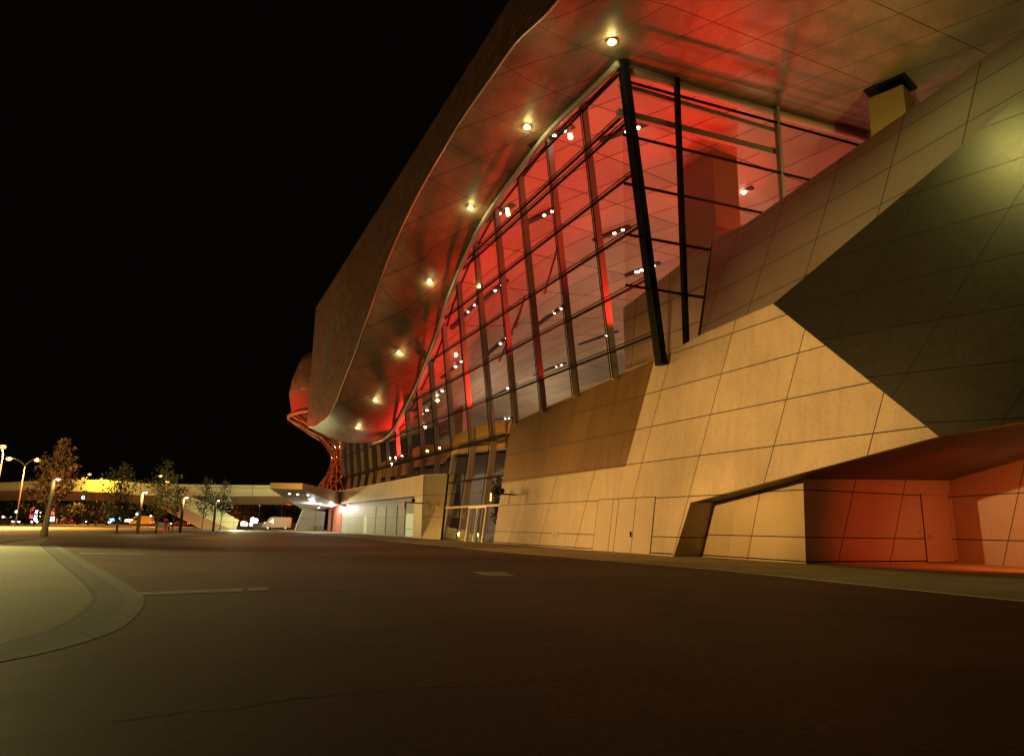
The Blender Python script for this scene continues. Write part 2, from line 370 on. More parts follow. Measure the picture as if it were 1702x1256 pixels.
def zdeep(s): return 27.5 if s < 20 else max(21., 27.5 - (s - 20) * .13)
def zc(s, t):                                   # underside height everywhere
    ti = glass_t(zi(s))
    if t <= ti:
        u = (t - TO) / (ti - TO); u = max(0, u); return zo(min(s, S_END)) * (1 - u) + zi(s) * u - 0.9 * math.sin(math.pi * u) * (1 if s > 30 else .3)
    if s < 2.1: return zi(s) - .02 * (t - ti) * 0
    w = min(1, (t - ti) / 22.); w = w * w * (3 - 2 * w); k = min(1, (s - 2.1) / 8.)
    return zi(s) * (1 - w * k) + zdeep(s) * w * k
def hit(x, y):                                   # photo point on that underside
    r = ray(x, y); r = r / np.linalg.norm(r); d = 20.
    while d < 260:
        p = st(CAMP + r * d)
        if p[1] > TO - .5 and p[2] > zc(p[0], p[1]): return p
        d += .05
    return None
S0 = -45.
NS = 130
b = MB()
def send(v): return S_END * (1 - v) + 68.5 * v
def fs(u, v):
    s = S0 + (send(v) - S0) * u; ti = glass_t(zi(s)); t = TO + (ti - TO) * v
    return (s, -t, zc(s, t))
b.grid(fs, [i / NS for i in range(NS + 1)], [j / 14 for j in range(15)])
def fs2(u, v):                                   # continuing over the near end, inward
    s = S0 + (2.1 - S0) * u; ti = glass_t(zi(s)); t = ti + v * 60
    return (s, -t, zc(s, t))
b.grid(fs2, [i / 12 for i in range(13)], [j / 8 for j in range(9)])
part(b, 'roof_soffit', m_soffit, smooth=True)
b = MB()
def fci(u, v):
    s = 2.1 + 88.5 * u; ti = glass_t(zi(s)); t = ti + .02 + v * 62
    return (s, -t, zc(s, t))
b.grid(fci, [(i / 90) for i in range(91)], [(j / 40) ** 1.4 for j in range(41)])
ceiling = part(b, 'ceiling', m_ceil, smooth=True)
# fascia
ZT = float(np.mean([pl(*p, 0., TO, 0.)[2] for p in [(850, 0), (760, 135), (640, 330), (520, 535)]]))
b = MB(); uu = [i / 150 for i in range(151)]
def ff(u, v):
    s = S0 + (S_END - S0) * u; z0 = zo(s); return (s, -(TO - .02), z0 + (ZT - z0) * v)
b.grid(ff, uu, [j / 6 for j in range(7)])
def fe(u, v):                                    # end face of the roof
    t = TO - .02 + u * (7.9); s = send(min(1, u)); z0 = zc(s, min(t, glass_t(zi(s)))); return (s, -t, z0 + (ZT - z0) * v)
b.grid(fe, [i / 12 for i in range(13)], [j / 4 for j in range(5)])
fascia = part(b, 'roof_fascia', m_fascia, smooth=False)
b = MB(); b.poly([V((S0, TO - .02, ZT)), V((S_END, TO - .02, ZT)), V((92, 0, ZT)), V((92, 62, ZT)), V((S0, 62, ZT))], (0, 0, .4)); part(b, 'roof_top', m_fascia)
b = MB(); b.tube([V((S0 + (S_END - S0) * u, TO - .05, zo(S0 + (S_END - S0) * u))) for u in uu], .085, 6); part(b, 'edge_trim', m_trim, smooth=True)
# faintly lit perforated window patches on the fascia
e_patch = emis('perforated_window_glow', (1, .72, .25), .035)
for (x0, y0, x1, y1) in [(536, 555, 549, 640), (526, 636, 536, 690), (548, 520, 556, 566)]:
    q0 = pl(x0, y1, 0., TO - .05, 0.); q1 = pl(x1, y0, 0., TO - .05, 0.)
    b = MB(); ncol, nrow = 4, 9
    for i in range(ncol):
        for j in range(nrow):
            sa = q0[0] + (q1[0] - q0[0]) * i / ncol; sb = q0[0] + (q1[0] - q0[0]) * (i + .7) / ncol
            za = q0[2] + (q1[2] - q0[2]) * j / nrow; zb = q0[2] + (q1[2] - q0[2]) * (j + .75) / nrow
            b.add([V((sa, TO - .06, za)), V((sb, TO - .06, za)), V((sb, TO - .06, zb)), V((sa, TO - .06, zb))], [(0, 1, 2, 3)])
    part(b, 'perforated_window', e_patch)

# --- base wall (leaning back .15)
LW = .15
Wp = lambda x, y: pl(x, y, LW)
TH = (0.05, -.35, 0)
bw = [Wp(*p) for p in [(820, 902), (834.5, 803), (1040, 775), (1088, 598), (1118, 583), (1165, 556), (1285, 505), (1560, 725), (1148, 835), (1119.5, 925)]]
b = MB(); b.poly([V(p) for p in bw], (0, -.3, 0)); part(b, 'base_wall', m_wall)
lv = [Wp(*p) for p in [(834.5, 803), (848, 705), (1088, 598), (1040, 775)]]
b = MB(); b.poly([V(p) for p in lv], (0, -.3, 0)); part(b, 'mesh_panel', m_louvre)
b = MB()
zt_l, zt_r = lv[1], Wp(1165, 556)
b.beam(V((lv[1][0], lv[1][1] + .15, lv[1][2] + .03)), V((lv[2][0], lv[2][1] + .15, lv[2][2] + .03)), .42, .07); part(b, 'wall_coping', m_trim)
# upper parapet band, slanted wing wall, underside
LA = .45
Ap = lambda x, y: pl(x, y, LA, 1.77, 11.8)
P1_, P2_ = bw[6], bw[7]; Q_ = Ap(1702, 155)
up1, up2, uq = un(*P1_), un(*P2_), un(*Q_)
Bn = np.cross(up2 - up1, uq - up1); Bn /= np.linalg.norm(Bn)
def Bp(x, y): return st(pln(x, y, up1, Bn))
aL0, aL1 = bw[5], Ap(1185, 395)
ext = lambda p, q, k: tuple(q[i] + (q[i] - p[i]) * k for i in range(3))
A_tr = ext(Ap(1450, 230), Ap(1702, 75), 1.6); B_tr = ext(P1_, Q_, 1.0)
band = [bw[5], aL1, Ap(1237, 374), Ap(1450, 230), Ap(1702, 75), A_tr, B_tr, Q_, P1_]
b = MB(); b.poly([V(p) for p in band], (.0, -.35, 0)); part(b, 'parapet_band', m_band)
B_br = ext(P2_, Bp(1702, 700), 2.2)
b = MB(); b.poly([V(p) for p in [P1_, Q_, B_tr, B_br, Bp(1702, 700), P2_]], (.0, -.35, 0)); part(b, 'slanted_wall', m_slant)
def zC(s, t): return bw[8][2] + (P2_[2] - bw[8][2]) * (s - bw[8][0]) / (P2_[0] - bw[8][0]) + .035 * (t - .5)
cpts = [(bw[8][0] + .05, bw[8][1] + .18), (P2_[0], P2_[1] + .18), (B_br[0], B_br[1] + .28), (B_br[0], 16), (bw[8][0] + .05, 16)]
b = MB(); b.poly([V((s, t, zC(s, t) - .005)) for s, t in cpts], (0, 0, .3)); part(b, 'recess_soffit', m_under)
# recess: reveal, outer wall, red return wall with door, back wall
RL = .05; RT0 = 1.72
b = MB(); b.poly([V((bw[8][0], bw[8][1] + .29, bw[8][2])), V((bw[9][0], bw[9][1] + .29, 0)), V((bw[9][0], 2.4, 0)), V((bw[8][0], 2.4, bw[8][2] + .1))], (.3, 0, 0)); part(b, 'recess_reveal', m_wall)
Rr = lambda x, y: pl(x, y, RL, RT0)
b = MB(); sA, sB = 2.6, -6.9
b.poly([V((sA, RT0, 0)), V((sB, RT0, 0)), V((sB, RT0 + RL * zC(sB, 1.9), zC(sB, 1.9) + .05)), V((sA, RT0 + .15, zC(sA, 1.9) + .05))], (0, -.3, 0)); part(b, 'recess_wall', m_recess)
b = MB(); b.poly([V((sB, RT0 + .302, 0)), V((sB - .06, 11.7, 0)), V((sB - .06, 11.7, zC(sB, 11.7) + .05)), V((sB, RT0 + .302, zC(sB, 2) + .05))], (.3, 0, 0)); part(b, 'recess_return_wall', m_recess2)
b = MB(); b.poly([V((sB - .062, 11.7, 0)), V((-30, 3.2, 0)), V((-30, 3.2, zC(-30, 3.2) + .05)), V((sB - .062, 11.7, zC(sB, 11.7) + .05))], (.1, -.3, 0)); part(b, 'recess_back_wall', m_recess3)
# the first bit of return wall closing recess_wall thickness
b = MB(); b.poly([V((sB - .002, RT0, 0)), V((sB - .002, RT0 + .302, 0)), V((sB - .002, RT0 + .35, zC(sB, 2) + .04)), V((sB - .002, RT0 + RL * 3.5, zC(sB, 2) + .04))]); part(b, 'wall_corner_trim', m_recess2)
# plinth gap
b = MB(); b.beam(V((sA, RT0 - .01, .1)), V((sB - .01, RT0 - .01, .1)), .03, .05); b.beam(V((sB - .012, RT0, .1)), V((sB - .075, 11.6, .1)), .03, .05); part(b, 'plinth_joint', m_black)
# door in the red return wall
def onR2(x, y):
    p = st(pln(x, y, un(sB - .02, 0, 0), D)); return p
d0 = onR2(1540, 934)[1]; d1 = onR2(1586, 934)[1]; dz = onR2(1536, 822)[2]
dr = MB(); dr.box(V((sB - .075, (d0 + d1) / 2, dz / 2 + .03)), (.03, abs(d1 - d0) - .05, dz - .05)); rdoor = part(dr, 'recess_door', mat('recess_door_paint', (.40, .33, .27), .6, .1, vary=.06, grain=.06))
b = MB(); b.box(V((sB - .062, (d0 + d1) / 2, dz / 2)), (.02, abs(d1 - d0) + .03, dz + .04)); part(b, 'door_frame', m_black)
b = MB(); b.tube([V((sB - .16, d0 + .22, 1.25)), V((sB - .16, d0 + .42, 1.25))], .02, 6); b.box(V((sB - .11, d0 + .22, 1.2)), (.05, .07, .26)); b.build('handle', m_trim, rdoor)
b = MB(); b.box(V((sB - .06, d0 - .32, 1.45)), (.06, .12, .12)); part(b, 'door_buzzer', m_trim)
# service doors in the base wall: dark seams behind proud leaves
def wall_quad(mb, s0, s1, z0, z1, off, th, k=.0):
    pts = [(s0 - k * z0, LW * z0 - off, z0), (s1 - k * z0, LW * z0 - off, z0), (s1 - k * z1, LW * z1 - off, z1), (s0 - k * z1, LW * z1 - off, z1)]
    mb.poly([V(p) for p in pts], (0, -th, 0))
sx = [Wp(x, 895)[0] for x in (987, 1013, 1022, 1051, 1083)]; ztop = Wp(1035, 828)[2]
b = MB(); wall_quad(b, sx[0] + .03, sx[-1] - .03, .02, ztop + .02, .012, .010); part(b, 'service_door_seam', m_black)
m_leaf = mat('service_door_cladding', STEEL, .58, .15, vary=.12, nscale=.6, grain=.10, gscale=14., stain=.10)
for i in range(4):
    b = MB(); wall_quad(b, sx[i] - .025, sx[i + 1] + .025, .04, ztop - .02, .022, .008); sd = part(b, 'service_door', m_leaf)
    if i == 2:
        h = MB(); h.box(V((sx[3] + .12, LW * 1.05 - .07, 1.05)), (.05, .06, .30)); h.build('handle', m_black, sd)
q = Wp(923, 887); b = MB(); wall_quad(b, q[0] + .45, q[0] - .45, q[2] - .22, q[2] + .12, .02, .015); part(b, 'wall_plate', m_annexlow)
b = MB(); wall_quad(b, Wp(820, 900)[0], sx[0] + .05, .10, .16, .006, .004); wall_quad(b, sx[-1] - .05, bw[9][0] + .1, .10, .16, .006, .004); part(b, 'base_joint', m_black)

# --- upper glazing: panes, pillar, mullions, transoms, edge tube
def gpt(s, z, d=0.): return (s, -(glass_t(z) + d), z)
b = MB(); ss = [2.1 + i * 1.0 for i in range(0, 89)]
def wall_top(s):                                 # lower edge of the upper glazing
    if s < lv[1][0]:
        sl = [(lv[1][0], lv[1][2]), (lv[2][0], lv[2][2]), (aL0[0], aL0[2])]
        return max(ZC, float(np.interp(s, [p[0] for p in sl[::-1]], [p[1] for p in sl[::-1]])) - .1)
    return ZC
b.grid(lambda s, v: gpt(s, wall_top(s) + (zi(s) - .02 - wall_top(s)) * v), ss, [j / 8 for j in range(9)])
part(b, 'glazing', m_glass)
S_ENDG = 90.5
b = MB()
def lower_t(z): return .3 + .116 * z
def lowbot(s): return .05 if s < 36.2 else 6.3
def lg(s, v):
    z = lowbot(s) + (ZC - lowbot(s)) * v; return (s, -lower_t(z), z)
b.grid(lg, [23.0 + i * 1.1 for i in range(13)], [0, .5, 1]); b.grid(lg, [37.3 + i * (S_ENDG - 37.3) / 30 for i in range(31)], [0, .5, 1])
part(b, 'lower_glazing', m_glass)
b = MB(); b.beam(gpt(2.1, 10.5, .1), gpt(2.1, zi(2.1), .1), .44, .6, up=(1, 0, 0)); part(b, 'corner_pillar', m_black)
for k in range(1, 19):
    s = 2.1 + 5 * k
    if s > S_ENDG: break
    z0 = wall_top(s) - .15; z1 = zi(s)
    b = MB(); b.beam(gpt(s, z0, .30), gpt(s, z1, .30), .46, .18, up=(1, 0, 0)); mu = part(b, 'mullion', m_steel)
    b = MB(); b.beam(gpt(s, z0, -.06), gpt(s, z1, -.06), .05, .05, up=(1, 0, 0)); b.beam(gpt(s - .22, z0, -.06), gpt(s - .22, z1, -.06), .05, .05, up=(1, 0, 0)); b.build('cap_strip', m_black, mu)
    if s > lv[1][0] + 1:
        z0 = lowbot(s); b = MB(); b.beam((s, -lower_t(z0) - .38, z0), (s, -lower_t(ZC) - .38, ZC), .55, .20, up=(1, 0, 0)); lm = part(b, 'lower_mullion', m_steel)
        b = MB(); b.beam((s, -lower_t(z0) + .05, z0), (s, -lower_t(ZC) + .05, ZC), .05, .05, up=(1, 0, 0)); b.build('cap_strip', m_black, lm)
TZ = [9.0 + 3.28 * i for i in range(7)]
for i, z in enumerate(TZ + [26.0]):
    run = [s for s in ss if wall_top(s) - .3 < z < zi(s) - .1]
    segs = []; cur = []
    for s in ss:
        if s in run: cur.append(s)
        elif cur: segs.append(cur); cur = []
    if cur: segs.append(cur)
    for g in segs:
        if len(g) > 2:
            b = MB(); b.beam(gpt(g[0], z, .02), gpt(g[-1], z, .02), .16, .11); tr_ = part(b, 'transom', m_black)
            b = MB(); b.beam(gpt(g[0], z + .17, -.07), gpt(g[-1], z + .17, -.07), .05, .05); b.build('cap_strip', m_black, tr_)
b = MB(); b.beam((23., -lower_t(ZC) + .06, ZC), (S_ENDG, -lower_t(ZC) + .06, ZC), .2, .16); part(b, 'crease_rail', m_black)
b = MB(); pts = [gpt(s, zi(s) - .25, -.25) for s in [2.1 + i * .9 for i in range(0, 74)]]; b.tube(pts, .22, 8); part(b, 'edge_tube', m_tube, smooth=True)
b = MB(); b.tube([gpt(s, zi(s) - .02, .55) for s in [2.1 + i * .9 for i in range(0, 74)]], .10, 6); part(b, 'gasket', m_black, smooth=True)

# --- glazing of the near end (perpendicular)
def ep(t, z, d=0.): return (2.1 - .06 * (t + 1) + d, -t, z)
TE = 19.3; te0 = glass_t(29.2)
b = MB(); b.grid(lambda t, v: ep(te0 * (1 - t) + TE * t, 10.5 + 18.78 * v), [0, .5, 1], [0, .5, 1]); part(b, 'end_glazing', m_glass)
for t in (2.95, 10.84):
    b = MB(); b.beam(ep(t, 10.4, .12), ep(t, 29.25, .12), .24, .34, up=(1, 0, 0)); part(b, 'end_mullion', m_black if t < 5 else m_steel)
for z in (28.0, 21.2, 18.0, 14.9, 24.35):
    b = MB(); b.beam(ep(te0 + .02, z), ep(TE, z), .10, .14); part(b, 'end_transom', m_black)
b = MB(); b.beam(ep(te0, 26.1, .5), ep(10.84, 26.1, .5), .3, .42); part(b, 'end_beam', m_steel)
b = MB(); b.beam(ep(te0, 27.9, .35), ep(10.84, 27.6, .35), .22, .3); part(b, 'end_beam', m_steel)
b = MB(); b.tube([ep(te0 + (TE - te0) * i / 10, 28.95, .35) for i in range(11)], .28, 8); part(b, 'edge_tube', m_tube, smooth=True)
q = Wp(1165, 556)
b = MB(); b.beam((q[0] + 1.2, -2.6, 11.2), (q[0] + 2.2, -5.0, 18.6), .25, .3, up=(1, 0, 0)); part(b, 'parapet_post', m_black)

# --- column outside the near end, holding the roof
cA, cB, cC = [gz(*p, 28.2) for p in [(1451, 180), (1479, 163), (1514, 166)]]
b = MB(); c_, w = ((cA[0] + cC[0]) / 2, (cA[1] + cC[1]) / 2), 2.1
rzc = math.atan2(cB[1] - cA[1], cB[0] - cA[0])
b.box(V((c_[0], c_[1], 20)), (w, w, 17.2), rz=R(18)); part(b, 'outer_column', m_gallery, bevel=.03)
b = MB(); b.box(V((c_[0], c_[1], 29.0)), (1.0, 1.0, .9), rz=R(18)); b.box(V((c_[0], c_[1], 29.22)), (2.5, 2.2, .06), rz=R(18)); part(b, 'column_bearing', m_black)

# --- interior
b = MB(); b.poly([V((0, 1.2, .05)), V((91, .6, .05)), V((91, 64, .05)), V((0, 64, .05))], (0, 0, -.04)); part(b, 'hall_floor', m_floor)
b = MB(); b.poly([V((3, 63, 0)), V((91, 63, 0)), V((91, 63, 33)), V((3, 63, 33))], (0, -.4, 0)); part(b, 'hall_back_wall', m_inner)
b = MB(); b.poly([V((90.6, 14, 0)), V((90.6, 63, 0)), V((90.6, 63, 33)), V((90.6, 14, 33))], (.4, 0, 0)); part(b, 'hall_end_wall', m_inner)
b = MB(); b.poly([V((90.4, 1.1, 6.5)), V((84.2, 5.2, 6.5)), V((84.2, 5.2, 17.5)), V((90.4, .5, 16.2))]); b.poly([V((84.2, 5.2, 6.5)), V((84.2, 16, 6.5)), V((84.2, 16, 21)), V((84.2, 5.2, 17.5))]); part(b, 'dark_end_wall', mat('dark_end_wall_paint', (.05, .045, .04), .5, vary=.2, streak=.3))
# gallery ring with yellow front
gp = []; gh = lambda i: 2.0 + .45 * math.sin(i * .33)
for i in range(60):
    s = 24 + i * 1.15; gp.append((s, 3.6 + 1.5 * math.sin(s * .09 + 1.2) + .9 * math.sin(s * .31)))
b = MB()
b.grid(lambda i, v: (gp[int(i)][0], -gp[int(i)][1], 8.3 + gh(i) * v), list(range(60)), [0, 1]); b.grid(lambda i, v: (gp[int(i)][0], -(gp[int(i)][1] + .15), 8.3 + gh(i) * v), list(range(60)), [0, 1]); b.grid(lambda i, v: (gp[int(i)][0], -(gp[int(i)][1] + .15 * v), 8.3 + gh(i)), list(range(60)), [0, 1])
part(b, 'gallery_front', m_gallery, smooth=True)
b = MB(); b.grid(lambda i, v: (gp[int(i)][0], -(gp[int(i)][1] + 9 * v), 7.9), list(range(60)), [0, 1]); b.grid(lambda i, v: (gp[int(i)][0], -(gp[int(i)][1] + 9 * v), 8.15), list(range(60)), [0, 1]); part(b, 'gallery_floor', m_inner)
# inner columns and inner parapet
def icol(px0, px1, ytop, Y, rz, depth, mt, zbase=0.):
    a = aty(px0, ytop, Y); c = aty(px1, ytop, Y); wv = (c - a)[0]; cen = st((a + c) / 2)
    zt = min(33., max(cen[2], zc(cen[0], cen[1]) + .4)); b = MB(); b.box(V((cen[0], cen[1], (zt + zbase) / 2)), (wv * .72, wv * depth, zt - zbase), rz=rz); return part(b, 'inner_column', mt, bevel=.03)
c3 = [hit(1131, 284), hit(1184, 248), hit(1225, 264)]
b = MB(); pA, pB, pC = [np.array(q[:2]) for q in c3]; pD = pA + pC - pB
b.poly([(q[0], -q[1], .06) for q in (pA, pB, pC, pD)], (0, 0, 29.2)); part(b, 'inner_column', mat('red_column_paint', (.40, .26, .22), .55, vary=.06), bevel=.03)
icol(756, 784, 665, 92, R(30), .85, m_column)
ip = [pl(*p, .10, 5.5, 8.) for p in [(1036, 512), (1185, 398), (1190, 560), (1040, 640)]]
b = MB(); b.poly([V(p) for p in ip], (0, -.3, 0)); part(b, 'inner_parapet', m_inner)
# raking struts
for (a, a2, ta, tb) in [((952, 322), (905, 488), 8, 5), ((903, 388), (857, 545), 10, 6), ((832, 512), (800, 560), 12, 8), ((880, 480), (830, 600), 9, 5)]:
    b = MB(); b.tube([V(pl(*a, 0, ta, 0)), V(pl(*a2, 0, tb, 0))], .10, 8); part(b, 'raking_strut', m_redpaint, smooth=True)
# ceiling slots with lamps
slots = [((1060, 210), (1095, 438 / 2), 0), ((1236, 318), (1300, 294), 1), ((1085, 440), (1122, 420), 2), ((932, 511), (912, 528), 0), ((918, 349), (893, 366), 0), ((1018, 553), (1004, 566), 0), ((1035, 380), (1000, 400), 0), ((933, 605), (893, 640), 0),
         ((842, 560), (815, 582), 0), ((767, 599), (757, 606), 0), ((834, 472), (822, 482), 0), ((852, 640), (828, 656), 0), ((710, 680), (703, 684), 0), ((846, 694), (838, 697), 0), ((722, 714), (712, 718), 0), ((735, 648), (728, 653), 0), ((788, 505), (780, 512), 0), ((843, 345), (838, 348), 0), ((938, 215), (932, 219), 0)]
for (p, q2, kd) in slots:
    h = hit(*p)
    if h is None: continue
    far_ = math.hypot(h[0] - 5, h[1]); Ls = 3.2 if far_ < 40 else 5.0
    dv = Vector((-.906, -.42, 0)); c0 = Vector(V(h)); e = c0 - dv * Ls
    def on(p_): return Vector((p_.x, p_.y, zc(p_.x, -p_.y) - .05))
    b = MB(); b.beam(on(c0 + dv * .8), on(e), .55, .06); slot = part(b, 'ceiling_slot', m_slot)
    ax = Matrix.Rotation(0, 3, 'X')
    for q3 in ([0., .9] if kd != 2 else [0., .6, 1.2, 1.8]):
        lm_ = MB(); pz = on(c0 - dv * q3); lm_.lathe(pz + Vector((0, 0, -.06)), [(0.001, -.08), (.13 if kd != 2 else .22, -.05), (.16 if kd != 2 else .25, 0)], 12)
        lm_.build('slot_lamp', e_slot, slot)
# outdoor downlights in the soffit
for p in [(1017, 68), (876, 210), (782, 344), (714, 467), (663, 585), (624, 664), (594, 710)]:
    h = hit(*p)
    if h is None: print('no hit', p); continue
    g = MB(); g.lathe((h[0], -h[1], h[2] - .09), [(.30, .08), (.34, -.02), (.24, -.04), (.2, .03)], 16); dl = part(g, 'downlight', m_trim)
    g = MB(); g.lathe((h[0], -h[1], h[2] - .10), [(.001, -.04), (.21, 0.)], 16); g.build('lamp_disc', e_down, dl)
    light('downlight_beam', (h[0], -h[1], h[2] - .35), OLIVE, 85., 'POINT', .2, parent=hall)

# --- low annex, end block, canopy
ZA = 6.4
b = MB(); b.poly([V((41, -.25, 4.38)), V((100, -.25, 4.38)), V((100, -.25, ZA)), V((41, -.25, ZA))], (0, -1.2, 0)); b.poly([V((41, -.25, .02)), V((44.0, -.25, .02)), V((44.0, -.25, 4.376)), V((41, -.25, 4.376))], (0, -1.2, 0)); part(b, 'annex_front', m_annex)
b = MB(); b.poly([V((44.0, .35, .0)), V((84.5, .35, 0)), V((84.5, .35, 4.5)), V((44.0, .35, 4.5))], (0, -.3, 0)); part(b, 'annex_wall', m_annexlow)
b = MB(); b.poly([V((41, -.25, ZA + .01)), V((100, -.25, ZA + .01)), V((100, 1.3, ZA + .01)), V((37, 1.4, ZA + .01))], (0, 0, .08)); part(b, 'annex_roof', m_trim)
b = MB(); b.poly([V((40.99, -.25, 0)), V((35.75, .37, 0)), V((36.5, 1.5, ZA)), V((40.99, -.20, ZA))], (.3, -.5, 0)); part(b, 'annex_end', mat('annex_end_cladding', (.42, .34, .18), .5, .6, joints=[((0, 0, 1), 2.2, 0., .05), ((1, 0, .8), 6., 41.0, .05)], vary=.06, grain=.1, gscale=14.))
for (x0, x1, y0, y1) in [(604, 610, 858, 886), (674, 689, 853, 878), (674, 688, 880, 891)]:
    q0 = pl(x0, y1, 0, .32); q1 = pl(x1, y0, 0, .32)
    b = MB(); b.poly([V((q0[0], .32, q0[2])), V((q1[0], .32, q0[2])), V((q1[0], .32, q1[2])), V((q0[0], .32, q1[2]))], (0, .0, 0) and None); part(b, 'annex_window', e_strip)
for x in (620, 637, 655, 668):
    q0 = pl(x, 890, 0, .33); b = MB(); b.box(V((q0[0], .32, 1.9)), (1.7, .04, 3.4)); part(b, 'annex_door', m_annexlow)
b = MB(); b.poly([V((84.52, .3, 0)), V((96, .3, 0)), V((96, .3, 4.6)), V((84.52, .3, 4.6))], (0, -.3, 0)); rd = part(b, 'red_doors', m_reddoor)
b = MB(); b.box(V((92.2, .26, 1.9)), (1.3, .05, 3.6)); part(b, 'door_opening', m_black)
def zU(s, t): return 5.6 - .0488 * (s - 64.6) - .0337 * (t + 9)
cp_ = [(66.2, -12.8), (64.6, -9.), (84.2, -.3), (98, -.3), (98.7, -3.9)]
b = MB(); n = len(cp_)
b.add([V((s, t, ZA - .02)) for s, t in cp_], [range(n)]);
for i in (0, 1, 2, 3, 4):
    a, c = cp_[i], cp_[(i + 1) % n]; b.add([V((*a, zU(*a))), V((*c, zU(*c))), V((*c, ZA - .02)), V((*a, ZA - .02))], [(0, 1, 2, 3)])
canopy = part(b, 'canopy', m_canopyred)
b = MB(); b.poly([V((s, t, zU(s, t) + .0)) for s, t in cp_]); b.build('canopy_underside', m_white, canopy)
for p in [(481, 820), (495, 821), (512, 822), (515, 829), (519, 836), (533, 837), (530, 843), (551, 840), (545, 845)]:
    r = ray(*p); r = r / np.linalg.norm(r); d = 60.
    while d < 160:
        h = st(CAMP + r * d)
        if h[2] > zU(h[0], h[1]): break
        d += .1
    if d < 160 and h[1] < -.4:
        big = p in ((519, 836), (551, 840))
        g = MB(); g.lathe((h[0], -h[1], zU(h[0], h[1]) - .03), [(.001, -.07), (.16 if not big else .34, 0)], 10); g.build('canopy_lamp', e_white, canopy)
        if big: light('canopy_beam', (h[0], -h[1], zU(h[0], h[1]) - .5), (1, .92, .8), 520., 'POINT', .2, parent=hall)
lw = [st(pln(*p, un(98, -2, 0), np.array([0, 1., 0]))) for p in [(490, 883), (505, 838), (541, 850), (537, 884)]]
b = MB(); b.poly([V((q[0], q[1], max(0, min(q[2], zU(q[0], q[1]) + .1)))) for q in lw], (1.2, 0, 0)); part(b, 'canopy_support', m_annexlow)
# wall lamp and two camera arms
def arm(x0, y0, x1, y1, t_, spots):
    a = pl(x0, y0, 0, t_); c = pl(x1, y1, 0, t_ - .2); zz = a[2]
    b = MB(); bs = (a[0], LW * zz if a[0] < 30 else -.25)
    b.beam(V((a[0], bs[1], zz)), V((a[0] + .3, bs[1] - 1.9, zz + .05)), .16, .10); ar = part(b, 'bracket_arm', m_black)
    b = MB(); b.lathe(V((a[0] + .3, bs[1] - 1.9, zz - .55)), [(.0, 0), (.15, 0), (.15, .62), (0, .62)], 12); b.build('camera_housing', m_trim, ar)
    for k in range(spots):
        b = MB(); b.lathe(V((a[0] + .25, bs[1] - 1.05 - .45 * k, zz + .28)), [(0, -.2), (.14, -.17), (.2, 0), (.14, .17), (0, .2)], 10); b.build('floodlight', m_black, ar)
arm(858, 822, 815, 824, .6, 2); arm(702, 836, 676, 838, -.4, 1)
# bright wall lamp at the canopy junction
q = pl(573, 846, 0, -.45); b = MB(); b.box(V((q[0], -.5, q[2] + .5)), (.7, .4, .35)); wl = part(b, 'wall_lamp', m_black); b = MB(); b.box(V((q[0], -.55, q[2] + .30)), (.6, .3, .06)); b.build('lamp_lens', e_white, wl)
light('wall_lamp_beam', (q[0], .9, q[2] + .1), (1, .93, .82), 160., 'POINT', .15, parent=hall)
# entrance: door portal, grey panels
def eb(x, y): return pl(x, y, .116, .3)
q0 = eb(775, 899); q1 = eb(803, 899); zt = eb(790, 843)[2]
b = MB()
for s in (q0[0], (q0[0] + q1[0]) / 2, q1[0]): b.beam((s, -lower_t(0) + .1, 0), (s, -lower_t(zt) + .1, zt), .10, .14, up=(1, 0, 0))
b.beam((q0[0] + .1, -lower_t(zt) + .1, zt), (q1[0] - .1, -lower_t(zt) + .1, zt), .14, .14); ed = part(b, 'entrance_door', m_tube)
b = MB()
for i, s in enumerate(((q0[0] * .72 + q1[0] * .28), (q0[0] * .3 + q1[0] * .7), (q0[0] * .55 + q1[0] * .45))): b.tube([(s, -lower_t(.4) + .25, .4), (s, -lower_t(zt - .5) + .25, zt - .5)], .05, 6)
b.build('handle', m_trim, ed)
b = MB(); za = eb(780, 844)[2] + .12; b.beam((36., -lower_t(za) + .05, za), (22.9, -lower_t(za) + .05, za), .22, .18); part(b, 'entrance_lintel', m_gallery)
za2 = eb(800, 795)[2]; b = MB(); b.beam((36.3, -lower_t(za2) + .05, za2), (22.9, -lower_t(za2) + .05, za2), .14, .14); part(b, 'crossbar', m_black)
b = MB(); b.beam((36.1, -lower_t(.0) + .06, 0.), (36.8, -lower_t(6.4) + .06, 6.4), .16, .16, up=(1, 0, 0)); part(b, 'glass_edge', m_black)
# inner lobby screens seen through the entrance
b = MB(); b.poly([V((20, 6.5, .1)), V((36, 7.5, .1)), V((36, 7.5, 6.5)), V((20, 6.5, 6.5))], (0, -.2, 0)); part(b, 'lobby_wall', m_inner)
b = MB(); b.box(V((30, 12, 7.0)), (16, 10, .4)); part(b, 'lobby_slab', m_inner)

